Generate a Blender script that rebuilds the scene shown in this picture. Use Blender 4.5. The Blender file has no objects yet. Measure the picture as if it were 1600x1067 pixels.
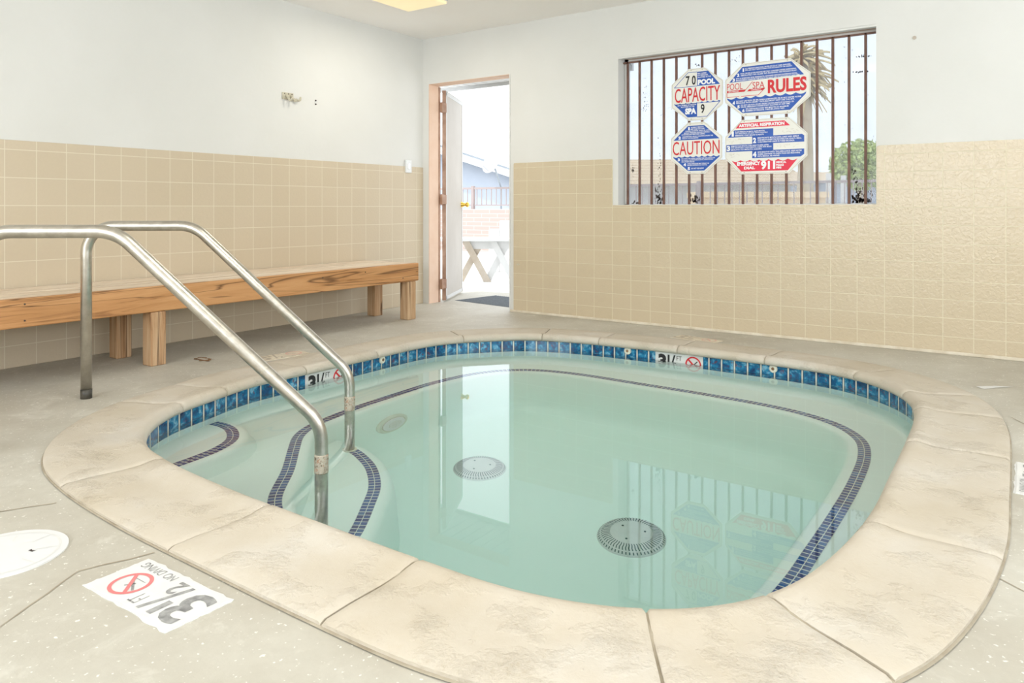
import bpy, bmesh, math, random
from mathutils import Vector, Matrix
random.seed(7)
SC = bpy.context.scene
COL = SC.collection
R = math.radians

# ------------------------------------------------------------ camera, world, lights, exposure
cam_d = bpy.data.cameras.new('camera'); cam = bpy.data.objects.new('camera', cam_d); COL.objects.link(cam)
cam.location = (4.628, -5.205, 0.88); cam.rotation_euler = (R(90), 0, R(34.75))
cam_d.sensor_width = 36.0; cam_d.lens = 1159.0 / 1600.0 * 36.0
cam_d.shift_y = -(533.5 - 325.0) / 1600.0; cam_d.clip_start = 0.05; cam_d.clip_end = 400
SC.camera = cam
SC.view_settings.view_transform = 'Standard'; SC.view_settings.look = 'None'
SC.view_settings.exposure = 0.10; SC.view_settings.gamma = 1.0
world = bpy.data.worlds.new('world'); SC.world = world; world.use_nodes = True
bg = world.node_tree.nodes['Background']
bg.inputs['Color'].default_value = (0.90, 0.95, 1.0, 1); bg.inputs['Strength'].default_value = 2.25

def lamp(name, kind, loc, rot, power, color, sx=1, sy=1):
    l = bpy.data.lights.new(name, kind); l.energy = power; l.color = color
    if kind == 'AREA': l.shape = 'RECTANGLE'; l.size = sx; l.size_y = sy
    o = bpy.data.objects.new(name, l); COL.objects.link(o); o.location = loc; o.rotation_euler = rot
    return o
sun = lamp('sun', 'SUN', (0, -10, 20), (R(38), 0, R(-25)), 2.2, (1, 0.96, 0.9)); sun.data.angle = R(1)
# added fill lamps at unseen right-hand and front openings, aimed up at the ceiling
lamp('fill_right_opening', 'AREA', (7.42, -3.9, 1.55), (0, R(138), 0), 128, (0.92, 0.965, 1.0), 1.25, 5.6)
lamp('fill_front_opening', 'AREA', (3.3, -8.37, 1.45), (R(140), 0, 0), 185, (0.92, 0.965, 1.0), 4.4, 1.4)

# flush ceiling fixture by the doorway, plus an added unseen lamp over the pool
lamp('ceiling_fixture_light_corner', 'AREA', (0.872, -1.119, 2.39), (0, 0, 0), 9, (1.0, 0.95, 0.85), 0.36, 0.36)
lamp('ceiling_fill_light_middle', 'AREA', (3.2, -3.4, 2.39), (0, 0, 0), 16, (1.0, 0.95, 0.85), 0.36, 0.36)

# ------------------------------------------------------------ node helpers
def mat(name):
    m = bpy.data.materials.new(name); m.use_nodes = True
    nt = m.node_tree; return m, nt, nt.nodes['Principled BSDF']
def N(nt, t, **k):
    n = nt.nodes.new(t)
    for a, v in k.items():
        if a == 'inp':
            for i, val in v.items(): n.inputs[i].default_value = val
        else: setattr(n, a, v)
    return n
def lk(nt, a, b): nt.links.new(a, b)
def ramp(nt, fac, stops, mode='LINEAR'):
    r = N(nt, 'ShaderNodeValToRGB'); cr = r.color_ramp; cr.interpolation = mode
    while len(cr.elements) < len(stops): cr.elements.new(0.5)
    for e, (p, c) in zip(cr.elements, stops): e.position = p; e.color = (*c, 1)
    lk(nt, fac, r.inputs[0]); return r.outputs[0]
def math_(nt, op, a, b=None, c=None, clamp=False):
    n = N(nt, 'ShaderNodeMath', operation=op); n.use_clamp = clamp
    for i, v in enumerate((a, b, c)):
        if v is None: continue
        if isinstance(v, (int, float)): n.inputs[i].default_value = v
        else: lk(nt, v, n.inputs[i])
    return n.outputs[0]
def noise(nt, scale, detail=4, rough=0.55, vec=None, dist=0.0):
    n = N(nt, 'ShaderNodeTexNoise', inp={'Scale': scale, 'Detail': detail, 'Roughness': rough, 'Distortion': dist})
    if vec is None: vec = N(nt, 'ShaderNodeTexCoord').outputs['Object']
    lk(nt, vec, n.inputs['Vector']); return n.outputs['Fac']
def mixc(nt, f, a, b, blend='MIX'):
    n = N(nt, 'ShaderNodeMix', data_type='RGBA', blend_type=blend)
    for i, v in ((0, f), (6, a), (7, b)):
        if isinstance(v, tuple): n.inputs[i].default_value = (*v, 1)
        elif isinstance(v, (int, float)): n.inputs[i].default_value = v
        else: lk(nt, v, n.inputs[i])
    return n.outputs[2]
def bump(nt, b, h, strength, dist=0.01):
    n = N(nt, 'ShaderNodeBump', inp={'Strength': strength, 'Distance': dist})
    lk(nt, h, n.inputs['Height']); lk(nt, n.outputs[0], b.inputs['Normal']); return n
def simple(name, col, rough=0.5, metal=0.0, spec=0.5):
    m, nt, b = mat(name); b.inputs['Base Color'].default_value = (*col, 1)
    b.inputs['Roughness'].default_value = rough; b.inputs['Metallic'].default_value = metal
    b.inputs['Specular IOR Level'].default_value = spec
    return m
def mottled(name, c1, c2, scale, rough=0.7, bstr=0.2, bscale=60, metal=0, detail=5):
    m, nt, b = mat(name)
    lk(nt, ramp(nt, noise(nt, scale, detail), [(0.3, c1), (0.7, c2)]), b.inputs['Base Color'])
    b.inputs['Roughness'].default_value = rough; b.inputs['Metallic'].default_value = metal
    if bstr: bump(nt, b, noise(nt, bscale, 4), bstr, 0.004)
    return m
def sep(nt, vec):
    s = N(nt, 'ShaderNodeSeparateXYZ'); lk(nt, vec, s.inputs[0]); return s.outputs
def grid(nt, u, v, gu, gv):
    """u, v already in tile units; returns (grout mask, cell random value, cell random colour)"""
    def edge(x, g):
        f = math_(nt, 'FRACT', x); d = math_(nt, 'MINIMUM', f, math_(nt, 'SUBTRACT', 1.0, f))
        return math_(nt, 'LESS_THAN', d, g)
    m = math_(nt, 'MAXIMUM', edge(u, gu), edge(v, gv))
    c = N(nt, 'ShaderNodeCombineXYZ'); lk(nt, math_(nt, 'FLOOR', u), c.inputs[0]); lk(nt, math_(nt, 'FLOOR', v), c.inputs[1])
    w = N(nt, 'ShaderNodeTexWhiteNoise'); w.noise_dimensions = '3D'; lk(nt, c.outputs[0], w.inputs['Vector'])
    return m, w.outputs['Value'], w.outputs['Color']

# ------------------------------------------------------------ materials
def wall_tile(name, axis, u0, du, v0, dv, rough, bstr, c1, c2, grout):
    m, nt, b = mat(name)
    xyz = sep(nt, N(nt, 'ShaderNodeNewGeometry').outputs['Position'])
    u = math_(nt, 'DIVIDE', math_(nt, 'SUBTRACT', xyz[axis], u0), du)
    v = math_(nt, 'DIVIDE', math_(nt, 'SUBTRACT', xyz[2], v0), dv)
    g, rv, rc = grid(nt, u, v, 0.014, 0.014 * du / dv)
    n1 = noise(nt, 1.3, 3, 0.5); n2 = noise(nt, 90, 3, 0.6)
    base = mixc(nt, math_(nt, 'ADD', math_(nt, 'MULTIPLY', rv, 0.45), math_(nt, 'MULTIPLY', n1, 0.6), clamp=True), c1, c2)
    base = mixc(nt, math_(nt, 'MULTIPLY', n2, 0.25), base, tuple(x * 0.8 for x in c1))
    lk(nt, mixc(nt, math_(nt, 'MULTIPLY', g, 0.85), base, grout), b.inputs['Base Color'])
    lk(nt, math_(nt, 'ADD', rough, math_(nt, 'MULTIPLY', g, 0.4)), b.inputs['Roughness'])
    b.inputs['Specular IOR Level'].default_value = 0.5
    h = math_(nt, 'SUBTRACT', math_(nt, 'MULTIPLY', noise(nt, 55, 3, 0.5, dist=0.6), 0.8), math_(nt, 'MULTIPLY', g, 0.6))
    bump(nt, b, h, bstr, 0.004)
    return m
M = {}
M['tile_left'] = wall_tile('glazed_wall_tile_left', 1, -0.596, 0.1588, 0.121, 0.1545, 0.42, 0.25,
                           (0.56, 0.465, 0.33), (0.61, 0.515, 0.38), (0.71, 0.65, 0.52))
M['tile_back'] = wall_tile('glazed_wall_tile_back', 0, 1.195, 0.1588, -0.005, 0.1112, 0.20, 0.7,
                           (0.58, 0.485, 0.335), (0.63, 0.53, 0.38), (0.70, 0.64, 0.48))
def plaster(name, c1, c2):
    m, nt, b = mat(name)
    lk(nt, ramp(nt, noise(nt, 1.7, 4), [(0.3, c1), (0.7, c2)]), b.inputs['Base Color'])
    b.inputs['Roughness'].default_value = 0.75
    bump(nt, b, noise(nt, 22, 5, 0.6), 0.25, 0.004); return m
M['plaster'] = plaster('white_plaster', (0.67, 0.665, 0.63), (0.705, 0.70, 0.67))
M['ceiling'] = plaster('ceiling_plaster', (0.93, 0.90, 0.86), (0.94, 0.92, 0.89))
M['peach'] = mottled('peach_paint', (0.70, 0.49, 0.36), (0.74, 0.545, 0.42), 8, 0.7)

def deck_mat():
    m, nt, b = mat('grey_concrete_deck')
    a = noise(nt, 1.6, 6, 0.6); f = noise(nt, 26, 6, 0.65); sp = noise(nt, 75, 2, 0.5); st = noise(nt, 5, 6, 0.7, dist=1.2)
    c = ramp(nt, a, [(0.32, (0.44, 0.405, 0.335)), (0.55, (0.55, 0.525, 0.455)), (0.75, (0.63, 0.615, 0.55))])
    c = mixc(nt, math_(nt, 'MULTIPLY', f, 0.45), c, (0.33, 0.305, 0.25))
    c = mixc(nt, ramp(nt, st, [(0.55, (0, 0, 0)), (0.7, (0.5, 0.5, 0.5))]), c, (0.66, 0.64, 0.57))
    c = mixc(nt, ramp(nt, sp, [(0.66, (0, 0, 0)), (0.71, (0.8, 0.8, 0.8))]), c, (0.82, 0.80, 0.74))
    lk(nt, c, b.inputs['Base Color']); b.inputs['Roughness'].default_value = 0.55
    bump(nt, b, f, 0.35, 0.004); return m
M['deck'] = deck_mat()
def coping_mat():
    m, nt, b = mat('cream_cast_stone')
    a = noise(nt, 2.3, 5, 0.6); f = noise(nt, 48, 6, 0.7, dist=0.8); p = noise(nt, 7, 5, 0.6); st = noise(nt, 12, 6, 0.7, dist=2)
    c = ramp(nt, a, [(0.3, (0.50, 0.435, 0.335)), (0.55, (0.555, 0.50, 0.415)), (0.75, (0.60, 0.565, 0.505))])
    c = mixc(nt, ramp(nt, st, [(0.60, (0, 0, 0)), (0.78, (0.22, 0.22, 0.22))]), c, (0.50, 0.40, 0.25))
    ff = noise(nt, 85, 5, 0.65, dist=0.4)
    pc_ = math_(nt, 'MULTIPLY', ramp(nt, p, [(0.50, (0.2, 0.2, 0.2)), (0.64, (1, 1, 1))]), ramp(nt, ff, [(0.36, (0.34, 0.34, 0.34)), (0.46, (0, 0, 0))]))
    c = mixc(nt, pc_, c, (0.42, 0.34, 0.23))
    pit = math_(nt, 'MULTIPLY', ramp(nt, p, [(0.50, (0.06, 0.06, 0.06)), (0.68, (1, 1, 1))]), math_(nt, 'ADD', math_(nt, 'MULTIPLY', ff, 1.3), f))
    lk(nt, c, b.inputs['Base Color']); b.inputs['Roughness'].default_value = 0.7
    bump(nt, b, math_(nt, 'ADD', pit, math_(nt, 'MULTIPLY', f, 0.15)), 0.7, 0.007); return m
M['coping'] = coping_mat()
M['mortar'] = mottled('coping_mortar', (0.30, 0.25, 0.18), (0.44, 0.39, 0.30), 15, 0.85)
def pool_plaster():
    m, nt, b = mat('white_pool_plaster')
    c = ramp(nt, noise(nt, 1.4, 4), [(0.3, (0.825, 0.945, 0.88)), (0.7, (0.86, 0.96, 0.905))])
    lk(nt, c, b.inputs['Base Color']); b.inputs['Roughness'].default_value = 0.6; return m
M['pool'] = pool_plaster()
def band_tile():
    m, nt, b = mat('cobalt_glazed_waterline_tile')
    uv = sep(nt, N(nt, 'ShaderNodeUVMap').outputs[0])
    g, rv, rc = grid(nt, uv[0], uv[1], 0.055, 0.02)
    off = N(nt, 'ShaderNodeVectorMath', operation='SCALE', inp={'Scale': 9.0}); lk(nt, rc, off.inputs[0])
    cc = N(nt, 'ShaderNodeVectorMath', operation='ADD'); lk(nt, off.outputs[0], cc.inputs[0]); lk(nt, N(nt, 'ShaderNodeTexCoord').outputs['Object'], cc.inputs[1])
    a = noise(nt, 26, 4, 0.6, cc.outputs[0], 0.5); s = noise(nt, 42, 3, 0.6, cc.outputs[0], 0.3)
    c = ramp(nt, a, [(0.32, (0.002, 0.022, 0.09)), (0.45, (0.002, 0.085, 0.22)), (0.56, (0.010, 0.21, 0.40)), (0.66, (0.20, 0.46, 0.62))])
    c = mixc(nt, ramp(nt, s, [(0.60, (0, 0, 0)), (0.65, (0.75, 0.75, 0.75))]), c, (0.14, 0.04, 0.05))
    fu = math_(nt, 'FRACT', uv[0]); d = math_(nt, 'MINIMUM', fu, math_(nt, 'SUBTRACT', 1.0, fu))
    c = mixc(nt, ramp(nt, d, [(0.07, (0.8, 0.8, 0.8)), (0.14, (0, 0, 0))]), c, (0.004, 0.02, 0.05))
    lk(nt, mixc(nt, g, c, (0.66, 0.66, 0.58)), b.inputs['Base Color'])
    lk(nt, math_(nt, 'ADD', 0.12, math_(nt, 'MULTIPLY', g, 0.5)), b.inputs['Roughness'])
    bump(nt, b, math_(nt, 'SUBTRACT', a, g), 0.3, 0.003); return m
M['band'] = band_tile()
def mosaic():
    m, nt, b = mat('navy_mosaic_tile')
    uv = sep(nt, N(nt, 'ShaderNodeUVMap').outputs[0])
    g, rv, rc = grid(nt, uv[0], uv[1], 0.09, 0.06)
    c = ramp(nt, rv, [(0.0, (0.004, 0.026, 0.16)), (0.5, (0.006, 0.055, 0.23)), (1.0, (0.015, 0.11, 0.32))])
    lk(nt, mixc(nt, g, c, (0.60, 0.66, 0.62)), b.inputs['Base Color'])
    b.inputs['Roughness'].default_value = 0.25; return m
M['mosaic'] = mosaic()
def water_mat():
    m = bpy.data.materials.new('clear_green_water'); m.use_nodes = True; nt = m.node_tree
    for n in list(nt.nodes): nt.nodes.remove(n)
    out = N(nt, 'ShaderNodeOutputMaterial'); g = N(nt, 'ShaderNodeBsdfGlass', inp={'Roughness': 0.0, 'IOR': 1.33, 'Color': (1, 1, 1, 1)})
    v = N(nt, 'ShaderNodeVolumeAbsorption', inp={'Color': (0.25, 0.96, 0.88, 1), 'Density': 0.13})
    lk(nt, g.outputs[0], out.inputs['Surface']); lk(nt, v.outputs[0], out.inputs['Volume']); return m
M['water'] = water_mat()
def steel_mat():
    m, nt, b = mat('brushed_stainless_steel')
    n = noise(nt, 30, 4, 0.6)
    lk(nt, ramp(nt, n, [(0.3, (0.46, 0.43, 0.375)), (0.7, (0.60, 0.57, 0.51))]), b.inputs['Base Color'])
    b.inputs['Metallic'].default_value = 1.0
    lk(nt, math_(nt, 'ADD', 0.24, math_(nt, 'MULTIPLY', n, 0.15)), b.inputs['Roughness']); return m
M['steel'] = steel_mat()
def crust_mat():
    m, nt, b = mat('rusty_lime_crust')
    c = ramp(nt, noise(nt, 70, 5, 0.7), [(0.36, (0.10, 0.07, 0.04)), (0.46, (0.42, 0.36, 0.28)), (0.56, (0.50, 0.46, 0.38)), (0.62, (0.36, 0.14, 0.04)), (0.70, (0.62, 0.60, 0.54))])
    lk(nt, c, b.inputs['Base Color']); b.inputs['Roughness'].default_value = 0.6; b.inputs['Metallic'].default_value = 0.3
    bump(nt, b, noise(nt, 120, 4), 0.6, 0.003); return m
M['crust'] = crust_mat()
def wood_mat(name, axis, dark, mid, light, streak=0.5):
    m, nt, b = mat(name)
    mp = N(nt, 'ShaderNodeMapping'); sc = [9.0, 9.0, 9.0]; sc[axis] = 0.55; mp.inputs['Scale'].default_value = sc
    lk(nt, N(nt, 'ShaderNodeTexCoord').outputs['Object'], mp.inputs[0])
    a = noise(nt, 2.2, 7, 0.65, mp.outputs[0], 0.9); f = noise(nt, 9, 6, 0.6, mp.outputs[0], 0.2)
    big = noise(nt, 0.8, 3, 0.5, mp.outputs[0], 1.4)
    c = ramp(nt, a, [(0.30, dark), (0.42, mid), (0.62, light), (0.8, mid)])
    w = ramp(nt, big, [(0.495, (0, 0, 0)), (0.515, (streak,) * 3), (0.54, (0, 0, 0))])
    c = mixc(nt, w, c, tuple(x * 0.45 for x in dark))
    c = mixc(nt, math_(nt, 'MULTIPLY', f, 0.3), c, mid)
    lk(nt, c, b.inputs['Base Color']); b.inputs['Roughness'].default_value = 0.6
    bump(nt, b, f, 0.3, 0.003); return m
M['wood_y'] = wood_mat('orange_brown_wood_rail', 1, (0.20, 0.08, 0.025), (0.50, 0.245, 0.09), (0.62, 0.335, 0.145), 0.95)
M['wood_top'] = wood_mat('weathered_pale_wood', 1, (0.46, 0.33, 0.22), (0.70, 0.57, 0.43), (0.80, 0.70, 0.58), 0.5)
M['wood_z'] = wood_mat('worn_wood_post', 2, (0.13, 0.055, 0.02), (0.44, 0.25, 0.12), (0.62, 0.44, 0.27), 0.95)
M['white'] = simple('white_plastic', (0.72, 0.73, 0.73), 0.35)
M['offwhite'] = simple('offwhite_plastic', (0.74, 0.72, 0.60), 0.4)
M['black'] = simple('black_ink', (0.012, 0.012, 0.014), 0.5)
M['greyink'] = mottled('worn_grey_ink', (0.16, 0.16, 0.16), (0.42, 0.42, 0.41), 40, 0.6, 0)
M['red'] = simple('red_ink', (0.62, 0.012, 0.02), 0.45)
M['pinkred'] = simple('faded_red_ink', (0.80, 0.20, 0.20), 0.5)
M['faintred'] = simple('faint_red_ink', (0.70, 0.42, 0.34), 0.6)
M['faintgrey'] = simple('faint_grey_ink', (0.44, 0.38, 0.30), 0.6)
M['blue'] = simple('blue_ink', (0.010, 0.085, 0.42), 0.4)
M['sign'] = simple('sign_white', (0.78, 0.77, 0.71), 0.4)
M['signwhite'] = simple('sign_white_ink', (0.86, 0.87, 0.88), 0.4)
M['sleeve'] = mottled('black_worn_sleeve', (0.01, 0.01, 0.01), (0.10, 0.09, 0.07), 30, 0.4)
M['plate'] = mottled('worn_white_plate', (0.66, 0.66, 0.64), (0.74, 0.74, 0.72), 12, 0.5, 0.1)
M['fadedplate'] = mottled('faded_floor_plate', (0.60, 0.52, 0.39), (0.74, 0.68, 0.56), 14, 0.6, 0.1)
M['brownbar'] = mottled('brown_painted_steel', (0.12, 0.055, 0.035), (0.20, 0.10, 0.07), 12, 0.55)
M['bronze'] = mottled('worn_brown_door_edge', (0.30, 0.17, 0.11), (0.48, 0.32, 0.24), 10, 0.6)
M['doorpaint'] = mottled('pale_door_paint', (0.44, 0.405, 0.36), (0.50, 0.465, 0.42), 2.5, 0.55)
M['brass'] = simple('brass', (0.85, 0.55, 0.12), 0.25, 1.0)
M['lampglass'] = simple('yellowed_diffuser', (0.80, 0.68, 0.42), 0.5)
_b = M['lampglass'].node_tree.nodes['Principled BSDF']; _b.inputs['Emission Color'].default_value = (1, 0.82, 0.5, 1); _b.inputs['Emission Strength'].default_value = 0.45
M['fitgreen'] = simple('pale_plastic_fitting', (0.66, 0.70, 0.60), 0.4)
M['darkslot'] = simple('dark_slot', (0.02, 0.08, 0.07), 0.6)
M['hook'] = mottled('old_beige_metal', (0.42, 0.38, 0.28), (0.60, 0.56, 0.44), 40, 0.5)
M['rubber'] = mottled('grey_rubber_mat', (0.11, 0.125, 0.14), (0.18, 0.195, 0.21), 60, 0.8)
M['brown'] = mottled('brown_stain', (0.10, 0.045, 0.015), (0.34, 0.20, 0.10), 30, 0.8)
# outdoors
M['ground'] = mottled('sunlit_concrete', (0.72, 0.71, 0.68), (0.80, 0.79, 0.77), 3, 0.9)
def block_mat():
    m, nt, b = mat('pinkish_block_wall')
    t = N(nt, 'ShaderNodeTexBrick', inp={'Scale': 1.0, 'Color1': (0.41, 0.33, 0.30, 1), 'Color2': (0.43, 0.345, 0.31, 1), 'Mortar': (0.48, 0.43, 0.41, 1), 'Mortar Size': 0.008, 'Brick Width': 0.4, 'Row Height': 0.085})
    mp = N(nt, 'ShaderNodeMapping'); mp.inputs['Rotation'].default_value = (R(90), 0, 0)
    lk(nt, N(nt, 'ShaderNodeTexCoord').outputs['Object'], mp.inputs[0]); lk(nt, mp.outputs[0], t.inputs[0])
    lk(nt, t.outputs[0], b.inputs['Base Color']); b.inputs['Roughness'].default_value = 0.9; return m
M['block'] = block_mat()
M['housewall'] = mottled('pale_blue_grey_siding', (0.42, 0.47, 0.55), (0.46, 0.51, 0.59), 2, 0.8)
M['roofgrey'] = mottled('grey_roof_shingle', (0.27, 0.31, 0.35), (0.35, 0.39, 0.43), 6, 0.9)
M['outwhite'] = simple('white_painted_wood', (0.62, 0.62, 0.61), 0.6)
M['tanwood'] = mottled('tan_worn_paint', (0.42, 0.35, 0.27), (0.52, 0.46, 0.39), 8, 0.7)
M['rail_iron'] = simple('brown_iron_railing', (0.34, 0.28, 0.27), 0.6)
M['leaf'] = mottled('green_leaves', (0.30, 0.42, 0.10), (0.58, 0.64, 0.28), 5, 0.7, 0)
M['palmleaf'] = mottled('dry_palm_fronds', (0.48, 0.36, 0.17), (0.66, 0.54, 0.30), 3, 0.7, 0)
M['bark'] = mottled('palm_bark', (0.46, 0.36, 0.24), (0.60, 0.50, 0.36), 6, 0.9)
M['fleck'] = simple('peeling_film_fleck', (0.06, 0.045, 0.04), 0.7)
def tile_roof():
    m, nt, b = mat('tan_roof_rows')
    z = sep(nt, N(nt, 'ShaderNodeNewGeometry').outputs['Position'])[2]
    f = math_(nt, 'FRACT', math_(nt, 'MULTIPLY', z, 9.0))
    lk(nt, ramp(nt, f, [(0.0, (0.40, 0.28, 0.17)), (0.25, (0.62, 0.48, 0.32)), (1.0, (0.70, 0.56, 0.40))]), b.inputs['Base Color'])
    b.inputs['Roughness'].default_value = 0.9; return m
M['roof_tan'] = tile_roof()
M['tanwall'] = simple('tan_stucco', (0.78, 0.60, 0.38), 0.9)
def pane_mat():
    m = bpy.data.materials.new('filmed_window_pane'); m.use_nodes = True; nt = m.node_tree
    for n in list(nt.nodes): nt.nodes.remove(n)
    out = N(nt, 'ShaderNodeOutputMaterial'); t = N(nt, 'ShaderNodeBsdfTransparent', inp={'Color': (0.70, 0.72, 0.74, 1)})
    gl = N(nt, 'ShaderNodeBsdfGlossy', inp={'Roughness': 0.05}); df = N(nt, 'ShaderNodeBsdfDiffuse', inp={'Color': (0.85, 0.87, 0.9, 1)})
    lw = N(nt, 'ShaderNodeLayerWeight', inp={'Blend': 0.15})
    a = N(nt, 'ShaderNodeMixShader'); lk(nt, ramp(nt, noise(nt, 5, 5), [(0.3, (0.10,) * 3), (0.75, (0.20,) * 3)]), a.inputs[0]); lk(nt, t.outputs[0], a.inputs[1]); lk(nt, df.outputs[0], a.inputs[2])
    c = N(nt, 'ShaderNodeMixShader'); lk(nt, math_(nt, 'MULTIPLY', lw.outputs['Fresnel'], 0.6), c.inputs[0]); lk(nt, a.outputs[0], c.inputs[1]); lk(nt, gl.outputs[0], c.inputs[2])
    lk(nt, c.outputs[0], out.inputs['Surface']); return m
M['pane'] = pane_mat()

# ------------------------------------------------------------ object helpers
def tag(o, label=None, cat=None, group=None, kind=None):
    if label: o['label'] = label
    if cat: o['category'] = cat
    if group: o['group'] = group
    if kind: o['kind'] = kind
    return o
def empty(name, loc, label=None, cat=None, group=None):
    o = bpy.data.objects.new(name, None); COL.objects.link(o); o.location = loc; o.empty_display_size = 0.1
    bpy.context.view_layer.update(); return tag(o, label, cat, group)
def link(name, bm, m, parent=None, smooth=False, origin=None):
    """bm in world coordinates; origin/parent translation removed"""
    org = Vector(origin) if origin else (parent.location.copy() if parent else Vector())
    if parent and parent.parent: pass
    me = bpy.data.meshes.new(name)
    bmesh.ops.recalc_face_normals(bm, faces=bm.faces)
    bmesh.ops.translate(bm, verts=bm.verts, vec=-org)
    bm.to_mesh(me); bm.free()
    if m: me.materials.append(m)
    if smooth:
        for p in me.polygons: p.use_smooth = True
    o = bpy.data.objects.new(name, me); COL.objects.link(o)
    if parent:
        o.parent = parent; o.location = org - wloc(parent)
    else: o.location = org
    return o
def wloc(o):
    v = Vector(o.location)
    while o.parent: o = o.parent; v = v + Vector(o.location)
    return v
def sub(name, bm, m, parent, smooth=False):
    """child whose origin coincides with its parent's"""
    return link(name, bm, m, parent, smooth, origin=wloc(parent))
def flat_shade(o, ang=35):
    me = o.data
    for p in me.polygons: p.use_smooth = True
    me.set_sharp_from_angle(angle=R(ang)); return o
def box(bm, x0, x1, y0, y1, z0, z1, mtx=None, bev=0.0):
    b2 = bmesh.new()
    vs = [b2.verts.new(p) for p in [(x0, y0, z0), (x1, y0, z0), (x1, y1, z0), (x0, y1, z0), (x0, y0, z1), (x1, y0, z1), (x1, y1, z1), (x0, y1, z1)]]
    for f in [(0, 3, 2, 1), (4, 5, 6, 7), (0, 1, 5, 4), (1, 2, 6, 5), (2, 3, 7, 6), (3, 0, 4, 7)]: b2.faces.new([vs[i] for i in f])
    if bev: bmesh.ops.bevel(b2, geom=b2.edges[:], offset=bev, segments=2, affect='EDGES', profile=0.5)
    merge(bm, b2, mtx)
def merge(bm, b2, mtx=None):
    me = bpy.data.meshes.new('t'); b2.to_mesh(me); b2.free()
    if mtx: me.transform(mtx)
    bm.from_mesh(me); bpy.data.meshes.remove(me)
def boxes(*a, **k):
    bm = bmesh.new()
    for x in a: box(bm, *x, **k)
    return bm
def cyl(bm, c, r, h, seg=32, axis='Z', r2=None, cap=True):
    b2 = bmesh.new(); bmesh.ops.create_cone(b2, cap_ends=cap, segments=seg, radius1=r, radius2=r if r2 is None else r2, depth=h)
    mt = Matrix.Translation(c)
    if axis == 'X': mt = mt @ Matrix.Rotation(R(90), 4, 'Y')
    if axis == 'Y': mt = mt @ Matrix.Rotation(R(90), 4, 'X')
    merge(bm, b2, mt)
def prism(bm, pts, fn, t0, t1):
    """polygon pts (u,v) mapped through fn(u,v,t) between t0 and t1"""
    a = [bm.verts.new(fn(u, v, t0)) for u, v in pts]; b = [bm.verts.new(fn(u, v, t1)) for u, v in pts]
    bm.faces.new(a[::-1]); bm.faces.new(b)
    n = len(pts)
    for i in range(n): bm.faces.new((a[i], a[(i + 1) % n], b[(i + 1) % n], b[i]))
def loft(bm, loops, closed=True, uvs=None):
    vl = [[bm.verts.new(p) for p in l] for l in loops]
    for a, b in zip(vl, vl[1:]):
        n = len(a)
        for i in range(n if closed else n - 1):
            j = (i + 1) % n; bm.faces.new((a[i], a[j], b[j], b[i]))
    return vl
def tube(bm, pts, r, seg=24, caps=True):
    pts = [Vector(p) for p in pts]; loops = []
    t0 = (pts[1] - pts[0]).normalized(); up = Vector((0, 0, 1)) if abs(t0.z) < 0.9 else Vector((1, 0, 0))
    nrm = t0.cross(up).normalized()
    for i, p in enumerate(pts):
        t = ((pts[min(i + 1, len(pts) - 1)] - pts[max(i - 1, 0)])).normalized()
        nrm = (nrm - t * nrm.dot(t)).normalized(); bi = t.cross(nrm)
        rr = r[i] if isinstance(r, (list, tuple)) else r
        loops.append([p + (nrm * math.cos(2 * math.pi * k / seg) + bi * math.sin(2 * math.pi * k / seg)) * rr for k in range(seg)])
    vl = loft(bm, loops)
    if caps: bm.faces.new(vl[0][::-1]); bm.faces.new(vl[-1])
def fillet(pts, rad, n=14):
    pts = [Vector(p) for p in pts]; out = [pts[0]]
    for i in range(1, len(pts) - 1):
        a = (pts[i - 1] - pts[i]); b = (pts[i + 1] - pts[i]); r = rad[i - 1]
        an = a.normalized(); bn = b.normalized(); th = an.angle(bn); d = r / math.tan(th / 2)
        c = pts[i] + (an + bn).normalized() * (r / math.sin(th / 2)); p0 = pts[i] + an * d; p1 = pts[i] + bn * d
        v0 = p0 - c; v1 = p1 - c; om = v0.angle(v1)
        for k in range(n + 1):
            t = k / n; out.append(c + (v0 * math.sin((1 - t) * om) + v1 * math.sin(t * om)) / math.sin(om))
    out.append(pts[-1]); return out

# text: outlines of the built-in font, fitted to a box, returned as 2D triangles
_tc = {}
def text2d(s, bold=0.0, spacing=1.0):
    k = (s, bold, spacing)
    if k in _tc: return _tc[k]
    cu = bpy.data.curves.new('t', 'FONT'); cu.body = s; cu.size = 1.0; cu.offset = bold; cu.space_character = spacing
    cu.resolution_u = 3
    o = bpy.data.objects.new('t', cu); COL.objects.link(o); dg = bpy.context.evaluated_depsgraph_get()
    me = bpy.data.meshes.new_from_object(o.evaluated_get(dg))
    vs = [(v.co.x, v.co.y) for v in me.vertices]; fs = [tuple(p.vertices) for p in me.polygons]
    bpy.data.objects.remove(o); bpy.data.curves.remove(cu); bpy.data.meshes.remove(me)
    x0 = min(v[0] for v in vs); x1 = max(v[0] for v in vs); y0 = min(v[1] for v in vs); y1 = max(v[1] for v in vs)
    _tc[k] = ([((x - x0) / (x1 - x0), (y - y0) / (y1 - y0)) for x, y in vs], fs); return _tc[k]
def text(bm, s, u0, u1, v0, v1, fn, t, bold=0.0, spacing=1.0):
    vs, fs = text2d(s, bold, spacing)
    vv = [bm.verts.new(fn(u0 + (u1 - u0) * a, v0 + (v1 - v0) * b, t)) for a, b in vs]
    for f in fs:
        try: bm.faces.new([vv[i] for i in f])
        except ValueError: pass
def poly(bm, pts, fn, t):
    return bm.faces.new([bm.verts.new(fn(u, v, t)) for u, v in pts])
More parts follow.
